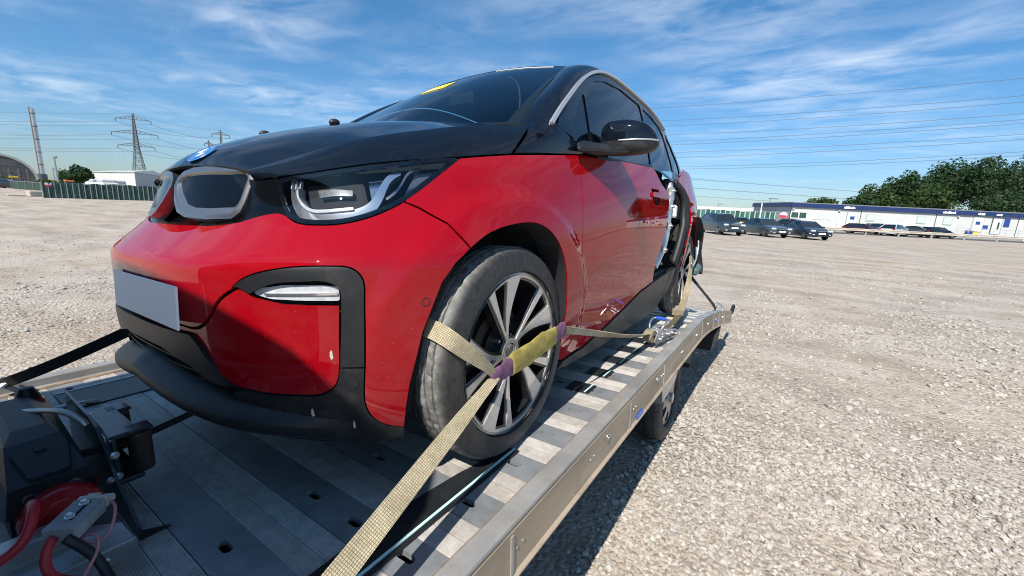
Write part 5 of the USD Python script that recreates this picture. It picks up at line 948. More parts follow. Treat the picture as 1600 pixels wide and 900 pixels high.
# ---------------------------------------------------------------- ground
gravel = usdkit.material(stage, L('gravel_ground'), {
    'g': ('geometry', {}), 'v1': ('voronoi_texture', dict(scale=34.0, randomness=1.0)), 'v2': ('voronoi_texture', dict(scale=9.0, randomness=1.0)), 'v3': ('voronoi_texture', dict(scale=55.0)),
    'big': ('noise_texture', dict(scale=0.35, detail=8.0, roughness=0.62)), 'mid': ('noise_texture', dict(scale=1.6, detail=10.0, roughness=0.75)),
    'mp': ('mapping', dict(rotation=(0, 0, 0.35), scale=(0.35, 1.0, 1))), 'trk': ('noise_texture', dict(scale=0.9, detail=5.0, roughness=0.6)),
    'c1': ('rgb_ramp', dict(ramp=[(0.0, (0.202, 0.173, 0.144)), (0.45, (0.346, 0.31, 0.27)), (1.0, (0.461, 0.428, 0.389))])),
    'sw': ('separate_color', {}), 'c2': ('rgb_ramp', dict(ramp=[(0.36, (0.403, 0.331, 0.256)), (0.52, (0.396, 0.356, 0.31)), (0.68, (0.31, 0.277, 0.245))])),
    'mx': ('mix', dict(fac=0.55)), 'tr': ('rgb_ramp', dict(ramp=[(0.35, (0.74, 0.70, 0.655)), (0.6, (1.12, 1.10, 1.08))])), 'mm': ('mix', dict(mix_type='multiply', fac=0.8)), 
    'mr': ('rgb_ramp', dict(ramp=[(0.28, (0.70, 0.665, 0.63)), (0.5, (0.98, 0.97, 0.96)), (0.72, (1.12, 1.11, 1.10))])), 'mm2': ('mix', dict(mix_type='multiply', fac=1.0)),
    'h': ('math', dict(math_type='multiply_add', value2=0.55)), 'h3': ('math', dict(math_type='multiply', value2=0.16)), 'b': ('bump', dict(strength=0.9, distance=0.03, invert=True)), 'p': ('principled_bsdf', dict(roughness=0.9, specular_ior_level=0.25))},
    [('g.position', 'v1.vector'), ('g.position', 'v2.vector'), ('g.position', 'v3.vector'), ('g.position', 'big.vector'), ('g.position', 'mid.vector'), ('g.position', 'mp.vector'), ('mp.vector', 'trk.vector'),
     ('v1.color', 'sw.color'), ('sw.r', 'c1.fac'), ('big.fac', 'c2.fac'), ('c1.color', 'mx.color1'), ('c2.color', 'mx.color2'), ('trk.fac', 'tr.fac'), ('mx.color', 'mm.color1'), ('tr.color', 'mm.color2'), ('mm.color', 'mm2.color1'), ('mid.fac', 'mr.fac'), ('mr.color', 'mm2.color2'), ('mm2.color', 'p.base_color'),
     ('v1.distance', 'h.value1'), ('v2.distance', 'h3.value1'), ('h3.value', 'h.value3'), ('h.value', 'b.height'), ('b.normal', 'p.normal')], surface='p.BSDF')
# one sheet: fine and slightly uneven near the trailer, coarse towards the horizon
def gz(x, y):
    q = np.stack([np.asarray(x, float) * .35, np.asarray(y, float) * .35, 0 * np.asarray(x, float)], -1); near = np.clip(1.3 - np.hypot(x, np.asarray(y) - 3) / 60, 0, 1)
    return (meshkit.fbm(q, 4, 3) - .5) * .07 * near + (meshkit.fbm(q * 5, 3, 9) - .5) * .02 * near
ax_ = np.r_[-1500, -700, -350, -180, -110, -70, -45, np.linspace(-32, 34, 265), 48, 75, 115, 190, 360, 700, 1500]; ay_ = np.r_[-1500, -700, -300, -120, -50, -25, np.linspace(-14, 52, 265), 75, 115, 190, 360, 700, 1500]
GX, GY = np.meshgrid(ax_, ay_, indexing='ij'); GZ = gz(GX, GY)
for X, Y in ((1.0, 1.757), (-1.13, 1.757)): GZ -= np.exp(-((GX - X) ** 2 + (GY - Y) ** 2) / .18) * .012
V = np.stack([GX, GY, GZ], -1).reshape(-1, 3); na, nb = GX.shape; ii = (np.arange(na - 1)[:, None] * nb + np.arange(nb - 1)).ravel()
Fc = np.vstack([np.c_[ii, ii + nb, ii + nb + 1], np.c_[ii, ii + nb + 1, ii + 1]])
data(obj('ground', trimesh.Trimesh(V, Fc, process=False), gravel, smooth=True), kind='structure')
# loose stones where the camera can tell them apart
stone_m = usdkit.material(stage, L('loose_stone'), {
    'oi': ('object_info', {}), 'r': ('rgb_ramp', dict(ramp=[(0.0, (0.228, 0.194, 0.163)), (0.25, (0.342, 0.304, 0.262)), (0.6, (0.426, 0.391, 0.35)), (0.85, (0.455, 0.425, 0.385)), (1.0, (0.48, 0.455, 0.42))])),
    'tc': ('texture_coordinate', {}), 'n': ('noise_texture', dict(scale=1.6, detail=5.0)), 'nr': ('rgb_ramp', dict(ramp=[(0.3, (0.78, 0.76, 0.74)), (0.7, (1.08, 1.08, 1.08))])), 'm': ('mix', dict(mix_type='multiply', fac=1.0)), 'p': ('principled_bsdf', dict(roughness=0.85, specular_ior_level=0.3))},
    [('oi.random', 'r.fac'), ('tc.object', 'n.vector'), ('n.fac', 'nr.fac'), ('r.color', 'm.color1'), ('nr.color', 'm.color2'), ('m.color', 'p.base_color')], surface='p.BSDF')
pi = UsdGeom.PointInstancer.Define(stage, '/World/loose_stones'); data(pi.GetPrim(), 'loose pale grey and beige crushed stones scattered over the yard', 'gravel', kind='stuff')
protos = []
for k in range(7):
    rg = np.random.default_rng(50 + k); pts = rg.normal(size=(15, 3)); pts /= np.linalg.norm(pts, axis=1)[:, None]; pts *= rg.uniform(.75, 1.1, (15, 1)) * [1, rg.uniform(.6, .9), rg.uniform(.42, .65)]
    v, f, n = meshkit.arrays(trimesh.convex.convex_hull(pts)); raw(f'stone_shape', v, f, None, stone_m, '/World/loose_stones'); protos.append(f'/World/loose_stones/stone_shape' + (f'_{k:03d}' if k else ''))
def scatter(n, x0, x1, y0, y1, fn):
    x, y = RNG.uniform(x0, x1, n), RNG.uniform(y0, y1, n); d = np.hypot(x - CW[0], y - CW[1]); keep = RNG.uniform(0, 1, n) < fn(d, x, y); return np.c_[x, y][keep]
patch = lambda x, y: np.clip((meshkit.fbm(np.stack([x * .8, y * .8, 0 * x], -1), 3, 21) - .36) * 5, .22, 1)
dens = lambda d, x, y: np.clip(3.4 / d, 0, 1) ** 1.4 * patch(x, y)
SP = np.vstack([scatter(26000, .95, 3.6, -1.0, 2.4, lambda d, x, y: np.clip(patch(x, y) + .25, 0, 1)), scatter(80000, .9, 6.5, -.6, 9, dens), scatter(26000, -7.5, -1.15, -3.2, 4.5, lambda d, x, y: np.clip(4.2 / d, 0, 1) * .7 * patch(x, y)), scatter(45000, 1.0, 14, 5, 22, lambda d, x, y: np.clip(4.5 / d, 0, 1) ** 1.2 * patch(x, y)), scatter(14000, -16, -4, -3, 14, lambda d, x, y: np.clip(5 / d, 0, 1) * patch(x, y))])
ns = len(SP); sc = RNG.lognormal(math.log(.0112), .38, ns).clip(.005, .030); dd = np.hypot(SP[:, 0] - CW[0], SP[:, 1] - CW[1]); sc *= np.clip(.75 + dd / 14, .8, 1.6)
rq = Rotation.from_euler('zyx', np.c_[RNG.uniform(0, 2 * np.pi, ns), RNG.normal(0, .25, ns), RNG.normal(0, .25, ns)]).as_quat()
pi.CreatePositionsAttr(Vt.Vec3fArray.FromNumpy(np.c_[SP, gz(SP[:, 0], SP[:, 1]) + sc * .18].astype(np.float32))); pi.CreateScalesAttr(Vt.Vec3fArray.FromNumpy(np.repeat(sc[:, None], 3, 1).astype(np.float32)))
pi.CreateOrientationsAttr(Vt.QuathArray([Gf.Quath(float(q[3]), float(q[0]), float(q[1]), float(q[2])) for q in rq])); pi.CreateProtoIndicesAttr(Vt.IntArray.FromNumpy(RNG.integers(0, 7, ns).astype(np.int32))); pi.CreatePrototypesRel().SetTargets([Sdf.Path(p) for p in protos])

# ---------------------------------------------------------------- helpers for what stands far off
def hz(u): return 276.2 + 0.05125 * u * 1.0      # the horizon's row in photo column u
def gp(u, Z): q = at(u, 450, Z); return np.array([q[0], q[1], 0.0])           # ground point in column u (upright lines are followed below)
def gpt(u, v, Z):                                # ground point under the point seen at (u, v)
    q = at(u, v, Z); return np.array([q[0], q[1], 0.0])
def zt(u, v, Z): return float(at(u, v, Z)[2])
def frame_on(name, P0, P1, label, cat_, group=None):
    d = P1 - P0; t = thing(name, label, cat_, group, loc=P0, rotz=math.atan2(d[1], d[0])); return t, float(np.hypot(d[0], d[1]))
def along(u, v, P0, P1):                         # metres along the wall P0-P1 and height where the ray through (u, v) meets it
    d = (P1 - P0)[:2]; Lg = np.hypot(*d); d = d / Lg; nrm = np.array([-d[1], d[0]]); ray = AX[0] * (u - 800) / F + AX[1] * (v - 450) / F + AX[2]
    t = ((P0[:2] - CW[:2]) @ nrm) / (ray[:2] @ nrm); q = CW + t * ray; return float((q[:2] - P0[:2]) @ d), float(q[2])
def wall_rect(P0, P1, u0, v0, u1, v1): a, b = along(u0, v0, P0, P1), along(u1, v1, P0, P1); c, d = along(u0, v1, P0, P1), along(u1, v0, P0, P1); return (a[0] + c[0]) / 2, (b[0] + d[0]) / 2, (c[1] + b[1]) / 2, (a[1] + d[1]) / 2   # x0, x1, z0, z1
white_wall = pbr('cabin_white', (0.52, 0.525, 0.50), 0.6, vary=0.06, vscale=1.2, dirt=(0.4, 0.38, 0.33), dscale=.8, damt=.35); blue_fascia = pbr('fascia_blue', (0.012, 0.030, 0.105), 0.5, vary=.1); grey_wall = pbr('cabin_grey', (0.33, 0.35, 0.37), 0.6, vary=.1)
win_m = pbr('far_window', (0.06, 0.11, 0.10), 0.15, coat=1.0); win_blind = pbr('window_blind', (0.50, 0.58, 0.57), 0.4); win_dark = pbr('far_window_dark', (0.02, 0.06, 0.05), 0.2, coat=1); frame_w = pbr('frame_white', (0.72, 0.73, 0.72), 0.5); frame_d = pbr('frame_dark', (0.05, 0.06, 0.07), 0.5); door_w = pbr('door_pale', (0.64, 0.64, 0.60), 0.5); sign_w = pbr('sign_white', (0.8, 0.8, 0.8), 0.5); sign_b = pbr('sign_blue', (0.018, 0.055, 0.24), 0.5); felt = pbr('roof_felt', (0.20, 0.21, 0.22), 0.8, vary=.2)
# long office cabin on the right
A0, A1 = gpt(1232, 360, 64), gpt(1650, 372, 60); off, Lo = frame_on('office_cabin', A0, A1, 'long white single-storey office cabin with a blue fascia along its roof', 'building')
zr0, zr1 = zt(1232, 325, 64), zt(1600, 337, 60); Zr = (zr0 + zr1) / 2
def into(m): return m                            # local frame: x along the front, y away from the camera when positive
nrm_ = np.array([-(A1 - A0)[1], (A1 - A0)[0]]); sgn_ = 1.0 if nrm_ @ (A0[:2] - CW[:2]) > 0 else -1.0
W0 = 13.0; yb = sgn_ * W0
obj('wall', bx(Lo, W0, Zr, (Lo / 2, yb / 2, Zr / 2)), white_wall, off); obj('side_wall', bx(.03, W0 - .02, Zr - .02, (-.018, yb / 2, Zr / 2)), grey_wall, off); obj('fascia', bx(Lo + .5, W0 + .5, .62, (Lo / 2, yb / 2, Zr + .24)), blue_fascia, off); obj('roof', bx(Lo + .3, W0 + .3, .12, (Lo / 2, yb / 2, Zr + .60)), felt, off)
fy = -sgn_
def part_rect(name, u0, v0, u1, v1, mt, d=.05, parent=off, pad_=0.0, out=0.0):
    x0, x1, z0, z1 = wall_rect(A0, A1, u0, v0, u1, v1); return obj(name, bx(x1 - x0 + 2 * pad_, d, z1 - z0 + 2 * pad_, ((x0 + x1) / 2, fy * (d / 2 + .006 + out), (z0 + z1) / 2)), mt, parent)
for u0, v0, u1, v1, mt in ((1236, 331.5, 1247, 340), (1248.6, 332, 1259.5, 340.5), (1271, 333.5, 1283, 341.5), (1284.6, 334, 1296.5, 342), (1354, 336, 1366, 344.5), (1433, 339, 1445, 348.5), (1474, 341, 1486, 350.5)) and [(a, b, c, d, win_dark if a < 1260 else win_blind) for a, b, c, d in ((1236, 331.5, 1247, 340), (1248.6, 332, 1259.5, 340.5), (1271, 333.5, 1283, 341.5), (1284.6, 334, 1296.5, 342), (1354, 336, 1366, 344.5), (1433, 339, 1445, 348.5), (1474, 341, 1486, 350.5))]:
    fr_ = part_rect('window', u0, v0, u1, v1, frame_w if u0 < 1300 else pbr('frame_sage', (.35, .42, .38), .5) if u0 == 1354 else UsdShade.Material.Get(stage, L('frame_sage')), .05, pad_=.10); part_rect('pane', u0, v0, u1, v1, mt, .02, fr_, out=.05)
for u0, v0, u1, v1, k in ((1323, 332, 1338, 352, 0), (1519, 340, 1534.5, 363, 0), (1549, 341.5, 1563, 366, 1)):
    dfr = part_rect('door_frame', u0 - 1.2, v0 - 1.2, u1 + 1.2, v1, frame_d if k else grey_wall, .05); part_rect('door', u0, v0, u1, v1, door_w, .03, dfr, out=.05)
    part_rect('door_window', u0 + (8 if k else 4.5), v0 + 6, u0 + (11 if k else 11.5), v0 + (17 if k else 11), win_dark if k else sign_b, .02, dfr, out=.085)
part_rect('notice_board', 1568.5, 341.5, 1577.5, 355, sign_b, .05); part_rect('notice_board', 1543, 352, 1534.5, 358, sign_b, .05)
for u, v0, v1 in ((1343.8, 327, 356), (1461, 331, 362), (1589, 337, 370), (1233.4, 322, 360)): part_rect('wall_joint', u - .5, v0, u + .5, v1, frame_d, .03)
for u0, u1, v in ((1317, 1335, 324.6), (1471, 1492, 329.8), (1526, 1537, 331.2), (1555, 1565, 332.4)):   # white fascia lettering too far off to read
    x0, x1, z0, z1 = wall_rect(A0, A1, u0, v - 2, u1, v + 2.0); rg = random.Random(int(u0)); ms = []; x = x0
    while x < x1 - .1:
        w = rg.uniform(.12, .26); hgt = (z1 - z0) * rg.uniform(.55, 1.0); ms.append(bx(w * .8, .04, hgt, (x + w / 2, fy * .30, Zr + .20 + (hgt - (z1 - z0)) / 2 * .6))); x += w
    obj('fascia_sign', cat(ms), sign_w, off)
for u, v in ((1240, 323), (1312, 325), (1498, 334.5)): x_, z_ = along(u, v, A0, A1); obj('wall_lamp', bx(.3, .18, .25, (x_, fy * .1, Zr - .35), bev=.03), grey_wall, off)
# access ramp with railings along the cabin
rampx = [along(u, 350, A0, A1)[0] for u in (1296, 1316, 1480, 1585)]
rp_ = thing('access_ramp', 'raised timber walkway with grey steel railings before the office doors', 'walkway', loc=A0, rotz=math.atan2((A1 - A0)[1], (A1 - A0)[0]))
obj('walkway', cat([bx(rampx[3] - rampx[2], 1.5, .5, ((rampx[2] + rampx[3]) / 2, fy * 1.0, .25)), bx(rampx[1] - rampx[0], 1.5, .35, ((rampx[0] + rampx[1]) / 2, fy * 1.0, .18)), bx(3.6, 1.5, .4, (rampx[1] + 1.8, fy * 1.0, .2))]), pbr('walkway_grey', (.25, .25, .24), .8), rp_)
for x in np.arange(rampx[2], rampx[3], 1.6): obj('post', rod((x, fy * 1.7, .5), (x, fy * 1.7, 1.5), .03, 6), grey_wall, rp_)
for x in np.arange(rampx[0], rampx[1] + 3.6, 1.5): obj('post', rod((x, fy * 1.7, .35), (x, fy * 1.7, 1.35), .03, 6), grey_wall, rp_)
for z in (1.05, 1.48): obj('rail', rod((rampx[2], fy * 1.7, z), (rampx[3], fy * 1.7, z), .025, 6), grey_wall, rp_)
for z in (.9, 1.34): obj('rail', rod((rampx[1], fy * 1.7, z), (rampx[1] + 3.6, fy * 1.7, z), .025, 6), grey_wall, rp_); obj('stair_rail', rod((rampx[0] - .6, fy * 1.7, z - .85), (rampx[1], fy * 1.7, z), .03, 6), win_blind, rp_)
for q, c in ((1505, sign_b), (1513, pbr('grit_yellow', (.7, .5, .05), .5))):
    x_ = along(q, 355, A0, A1)[0]; g_ = thing('grit_bin', ('blue' if q == 1505 else 'yellow') + ' plastic bin on the walkway outside the office doors', 'bin', loc=A0 + np.array([0, 0, .5]), rotz=math.atan2((A1 - A0)[1], (A1 - A0)[0])); obj('tub', bx(.75, .5, .55, (x_, fy * 1.05, .28), bev=.05), c, g_); obj('lid', bx(.8, .55, .12, (x_, fy * 1.05, .60), bev=.04), c, g_)
# access road and guard rail
tar = pbr('road_tarmac', (0.075, 0.075, 0.078), 0.85, vary=.2, vscale=.8)
G0, G1 = on_ground(1085, 354.0), on_ground(1700, 385.0); dG = (G1 - G0) / np.linalg.norm(G1 - G0); nG = np.array([-dG[1], dG[0], 0]); nG *= np.sign(nG @ (G0 - CW))
rd = [G0 - dG * 3 + nG * .8, G1 + dG * 30 + nG * .8, G1 + dG * 30 + nG * 7.2, G0 - dG * 3 + nG * 7.2]
data(obj('road', trimesh.Trimesh(np.array(rd) + [0, 0, .03], [(0, 1, 2), (0, 2, 3)]), tar), kind='structure')
gd_ = thing('guard_rail', 'long pale steel guard rail between the gravel yard and the road', 'guard rail', loc=G0, rotz=math.atan2(dG[1], dG[0])); Lg = float(np.linalg.norm(G1 - G0)); rail_m = pbr('rail_pale', (0.50, 0.44, 0.36), 0.55, metal=.2, vary=.2, vscale=2)
obj('beam', yz(prism(Polygon([(-.04, .46), (-.08, .50), (-.03, .56), (-.03, .62), (-.08, .68), (-.04, .76), (-.01, .76), (-.045, .68), (.0, .62), (.0, .56), (-.045, .50), (-.01, .46)]), Lg + 8)), rail_m, gd_)
for x in np.arange(.5, Lg, 4.2): obj('post', bx(.10, .12, .72, (x, .08, .36)), rail_m, gd_)
# row of green steel hoarding panels behind the parked cars
hm = [pbr(f'hoarding_green_{k}' if k else 'hoarding_green', c, .5, vary=.15) for k, c in enumerate(((.035, .11, .085), (.022, .08, .065), (.06, .15, .125)))]; pale = pbr('hoarding_post', (.45, .52, .48), .5)
H0_, H1_ = gpt(1085, 350, 70), gpt(1240, 352, 68); ho, Lh = frame_on('green_hoarding', H0_, H1_, 'row of green steel hoarding panels with pale posts behind parked cars', 'fence'); nh = 20; w = Lh / nh
for k in range(nh):
    pg = [(0, 0)]; 
    for j in range(5): pg += [((j + .15) * w * .19, -.04 * (j % 2)), ((j + .85) * w * .19, -.04 * (j % 2))]
    pg += [(w * .95, 0), (w * .95, .04), (0, .04)]
    pnl = prism(Polygon(pg), 2.25 + .05 * ((k * 7) % 3), .05); pnl.apply_translation((k * w, 0, 0)); obj('hoarding_panel', pnl, hm[(k * 5) % 3], ho); obj('post', bx(.12, .14, 2.4, (k * w - .03, -.02, 1.2)), pale, ho)
wh0, wh1 = gpt(1060, 345, 105), gpt(1240, 348, 95); ws_, Lw = frame_on('pale_warehouse', wh0, wh1, 'low pale flat-roofed warehouse far behind the green hoarding', 'building'); hgt = zt(1120, 323.5, 100); obj('wall', bx(Lw, 20, hgt - .5, (Lw / 2, 10, (hgt - .5) / 2)), grey_wall, ws_); obj('roof', bx(Lw + .6, 20.6, .9, (Lw / 2, 10, hgt - .4)), white_wall, ws_)
# posts, lamps and the round sign
pm = pbr('post_white', (.7, .7, .7), .5); pg_ = pbr('post_grey', (.25, .26, .27), .5, metal=.5)
def pole(name, u, v0, v1, Z, r, mt, label, cat_, head=None, group=None):
    p = gpt(u, v0, Z); t = thing(name, label, cat_, group, loc=p); z = zt(u, v1, Z); obj('post', rod((0, 0, 0), (0, 0, z), r, 8, r * .7), mt, t); 
    if head: obj('lamp_head', bx(*head, (head[0] * .3, 0, z + head[2] / 2), bev=.04), mt, t)
    return t, z
pole('white_post', 1185.5, 350, 317, 57, .10, pm, 'tall white post standing before the end of the office cabin', 'post')
pole('lamp_post', 1198, 345, 311, 78, .07, pg_, 'slim lamp post rising behind the end of the office cabin', 'lamp post', (1.6, .3, .22)); pole('lamp_post', 1119, 345, 319.5, 110, .10, pg_, 'far lamp post above the pale warehouse roof', 'lamp post', (1.2, .3, .25))
rsn, z_ = pole('round_sign', 1221.5, 352, 336, 56, .04, pg_, 'round red and white road sign behind the parked cars', 'sign'); obj('sign_disc', lathe([(.42, 0), (.42, .03)], 24, True, 'x').apply_transform(trimesh.transformations.rotation_matrix(-math.pi / 2, (0, 0, 1))).apply_translation((0, -.06, z_)), sign_w, rsn); obj('red_half', xz(prism(Polygon([(.40 * math.cos(a), .40 * math.sin(a)) for a in np.linspace(math.pi, 2 * math.pi, 20)]), .02), -.095).apply_translation((0, 0, z_)), pbr('sign_red', (.6, .03, .04), .5), rsn)
# ---------------------------------------------------------------- parked cars
def far_car(name, label, loc, rz, paint, L_=4.4, W_=1.8, H_=1.45, kind='hatch', tail=False, group='cars parked at the far side of the yard'):
    t = thing(name, label, 'car', group, loc=loc, rotz=rz)     # faces -y locally
    h = L_ / 2; prof = {'hatch': [(-h, .95, .55), (-h + .12, 1, .68), (-.55 * h, 1, .92), (-.38 * h, 1, .95), (.75 * h, 1, 1.0), (h - .06, .97, .9), (h, .95, .5)], 'suv': [(-h, .95, .62), (-h + .1, 1, .90), (-.55 * h, 1, 1.04), (-.42 * h, 1, 1.08), (.8 * h, 1, 1.12), (h - .04, .97, 1.0), (h, .95, .55)]}['suv' if kind == 'suv' else 'hatch']
    secs = []
    for y, ws, zt_ in prof:
        b = .30 if abs(y) > .9 * h else .20; w = W_ / 2 * ws * (0.86 if abs(y) > .95 * h else 1); secs.append([(-w * .93, b), (-w, b + .18), (-w, zt_ - .22), (-w * .93, zt_ - .03), (-w * .6, zt_), (w * .6, zt_), (w * .93, zt_ - .03), (w, zt_ - .22), (w, b + .18), (w * .93, b)])
    V = [(x, y, z) for (y, _, _), s in zip(prof, secs) for x, z in s]; k = 10; Fc = []
    for i in range(len(secs) - 1):
        for j in range(k): a, b = i * k + j, i * k + (j + 1) % k; Fc += [(a, b + k, b), (a, a + k, b + k)]
    for j in range(1, k - 1): Fc += [(0, j, j + 1), ((len(secs) - 1) * k, (len(secs) - 1) * k + j + 1, (len(secs) - 1) * k + j)]
    m = trimesh.Trimesh(V, Fc); m.fix_normals(); obj('body', m, paint, t, smooth=40)
    zb = .93 if kind != 'suv' else 1.06; rw = W_ / 2 * .66; bw = W_ / 2 * .95; r0, r1 = (-.12 * h, .45 * h if kind == 'saloon' else .74 * h); c0, c1 = (-.42 * h, .72 * h if kind == 'saloon' else .92 * h)
    r0, r1 = r0 + .06 * h, r1 - .10 * h
    cab = hull([(s * rw * 1.04, r0 - .10 * h, H_ - .13) for s in (-1, 1)] + [(s * rw * 1.05, r1 + .07 * h, H_ - .14) for s in (-1, 1)] + [(s * (bw * .55 + rw * .5), (r0 + r1) / 2, (zb + H_) / 2 + .05) for s in (-1, 1)] + [(s * bw, c0, zb - .03) for s in (-1, 1)] + [(s * bw, c1, zb) for s in (-1, 1)] + [(s * rw, r0, H_ - .03) for s in (-1, 1)] + [(s * rw, r1, H_ - .04) for s in (-1, 1)] + [(s * rw * .95, (r0 + r1) / 2, H_) for s in (-1, 1)]); obj('cabin_glass', cab, win_m2, t)
    rf = hull([(s * rw * .8, r0 - .03 * h, H_ - .05) for s in (-1, 1)] + [(s * rw * .75, r1 + .05 * h, H_ - .07) for s in (-1, 1)] + [(s * rw * 1.0, r0 + .02, H_ - .035) for s in (-1, 1)] + [(s * rw, r1 - .02, H_ - .045) for s in (-1, 1)] + [(s * rw * .93, (r0 + r1) / 2, H_ + .012) for s in (-1, 1)]); obj('roof', rf, paint, t)
    for s in (-1, 1):
        obj('pillar', rod((s * bw * .985, c0 + .02, zb), (s * rw, r0, H_ - .02), .035, 6), paint, t); obj('pillar', rod((s * bw * .99, c1, zb), (s * rw, r1, H_ - .03), .05, 6), paint, t); obj('pillar', rod((s * bw, .2 * h, zb), (s * rw, .2 * h, H_ - .02), .03, 6), paint, t)
        obj('door_mirror', bx(.20, .10, .13, (s * (W_ / 2 + .10), -.33 * h, zb + .05), bev=.03), paint, t)
        for yy in (-.62 * h, .60 * h):
            wq = obj('wheel', lathe([(.0, .10), (.2, .10), (.31, .09), (.33, .05), (.33, -.05), (.31, -.09)], 20, False, 'x').apply_transform(np.diag([s, 1, 1, 1.0])).apply_translation((s * (W_ / 2 - .10), yy, .33)), rubber_trim, t, smooth=40); obj('rim', lathe([(0, .115), (.19, .11), (.20, .10)], 12, False, 'x').apply_transform(np.diag([s, 1, 1, 1.0])).apply_translation((s * (W_ / 2 - .10), yy, .33)), satin_silver, wq)
        obj('headlamp', bx(.38, .10, .15, (s * W_ * .36, -h + .08, .70 if kind != 'suv' else .82), bev=.04), lamp_white, t); obj('tail_lamp', bx(.22, .10, .26, (s * W_ * .39, h - .04, .80), bev=.03), tail_red2, t); obj('fog_lamp', bx(.16, .06, .08, (s * W_ * .34, -h + .01, .42), bev=.02), lamp_white, t)
    obj('grille', bx(.75, .06, .16, (0, -h + .0, .66 if kind != 'suv' else .78), bev=.02), black_plastic, t); obj('grille_bar', bx(.7, .02, .03, (0, -h - .035, .70 if kind != 'suv' else .84)), lamp_chrome, t); obj('number_plate', bx(.52, .02, .11, (0, -h - .02, .50 if kind != 'suv' else .60)), white_plate, t); obj('number_plate', bx(.52, .02, .11, (0, h + .02, .72)), plate_y, t)
    obj('lower_intake', bx(1.1, .04, .14, (0, -h + .0, .36), bev=.02), black_plastic, t)
    return t
win_m2 = pbr('car_glass', (0.008, 0.012, 0.015), 0.06, coat=1.0); tail_red2 = pbr('tail_red_far', (.4, .02, .02), .3, coat=1); plate_y = pbr('plate_yellow', (.75, .55, .03), .5)
p_dk = [pbr(f'paint_{n_}', c, .3, metal=.3, coat=1.0) for n_, c in (('slate', (.035, .05, .06)), ('steel', (.045, .06, .07)), ('navy', (.012, .022, .04)), ('black', (.010, .010, .012)), ('maroon', (.05, .008, .010)), ('silver_blue', (.16, .21, .25)), ('white', (.65, .66, .66)), ('brown', (.06, .04, .03)))]
def car_at(u, v, Z, ang, *a, **k):               # ang: turn away from facing the camera, degrees
    p = gpt(u, v, Z); to = CW[:2] - p[:2]; return far_car(*a, loc=p, rz=math.atan2(to[1], to[0]) + math.pi / 2 + math.radians(ang), **k)
car_at(1126, 355, 34.6, 26, 'parked_suv', 'tall dark grey SUV with roof rails, leftmost of the front three parked cars', paint=p_dk[0], L_=4.6, W_=1.85, H_=1.70, kind='suv')
car_at(1193, 359, 34.8, 34, 'parked_saloon', 'dark grey saloon parked between the tall SUV and the navy car', paint=p_dk[1], L_=4.6, W_=1.82, H_=1.46, kind='saloon')
car_at(1257, 363, 34.2, 32, 'parked_car', 'navy blue car with a card in its windscreen, rightmost of the front three', paint=p_dk[2], L_=4.3, W_=1.78, H_=1.43, kind='saloon')
rw_g = 'cars parked along the road behind the guard rail'
car_at(1159, 347, 58, 178, 'parked_car', 'small brown-black car seen from behind, between the SUV and the saloon', paint=p_dk[7], H_=1.4, group=rw_g)
car_at(1243, 350, 55, 60, 'parked_car', 'dark hatchback half hidden behind the navy parked car', paint=p_dk[3], H_=1.5, group=rw_g)
car_at(1348, 356, 56, 76, 'parked_car', 'low black and maroon car nearest the left end of the guard rail', paint=p_dk[4], L_=4.2, H_=1.38, group=rw_g)
car_at(1376, 357, 57.5, 112, 'parked_car', 'silver blue car parked behind the white estate', paint=p_dk[5], L_=4.2, H_=1.5, group=rw_g)
car_at(1398, 358, 54, 160, 'parked_estate', 'white estate car showing its red tail lamps by the guard rail', paint=p_dk[6], L_=4.5, H_=1.48, group=rw_g)
car_at(1432, 360, 54.5, 100, 'parked_car', 'black saloon parked right of the white estate', paint=p_dk[3], L_=4.5, H_=1.42, kind='saloon', group=rw_g)
car_at(1464, 362, 54, 140, 'parked_car', 'black hatchback at the right end of the row behind the rail', paint=p_dk[3], L_=4.1, H_=1.43, group=rw_g)
# ---------------------------------------------------------------- trees
def leaf_mat(name, a, b, c):
    return usdkit.material(stage, L(name), {'g': ('geometry', {}), 'r': ('rgb_ramp', dict(ramp=[(0.0, a), (0.5, b), (1.0, c)])), 'd': ('principled_bsdf', dict(roughness=0.55, specular_ior_level=0.25)), 't': ('translucent_bsdf', {}), 'm': ('mix_closure', dict(fac=0.3))},
        [('g.random_per_island', 'r.fac'), ('r.color', 'd.base_color'), ('r.color', 't.color'), ('d.BSDF', 'm.closure1'), ('t.BSDF', 'm.closure2')], surface='m.closure')
leaf1 = leaf_mat('leaves_dark', (0.025, 0.055, 0.018), (0.060, 0.118, 0.036), (0.115, 0.18, 0.06)); leaf2 = leaf_mat('leaves_mid', (0.035, 0.065, 0.016), (0.075, 0.130, 0.034), (0.12, 0.18, 0.055)); leaf3 = leaf_mat('leaves_yellow', (0.05, 0.065, 0.015), (0.10, 0.115, 0.03), (0.15, 0.15, 0.05))
bark = pbr('bark', (0.07, 0.055, 0.04), 0.9, vary=.3)
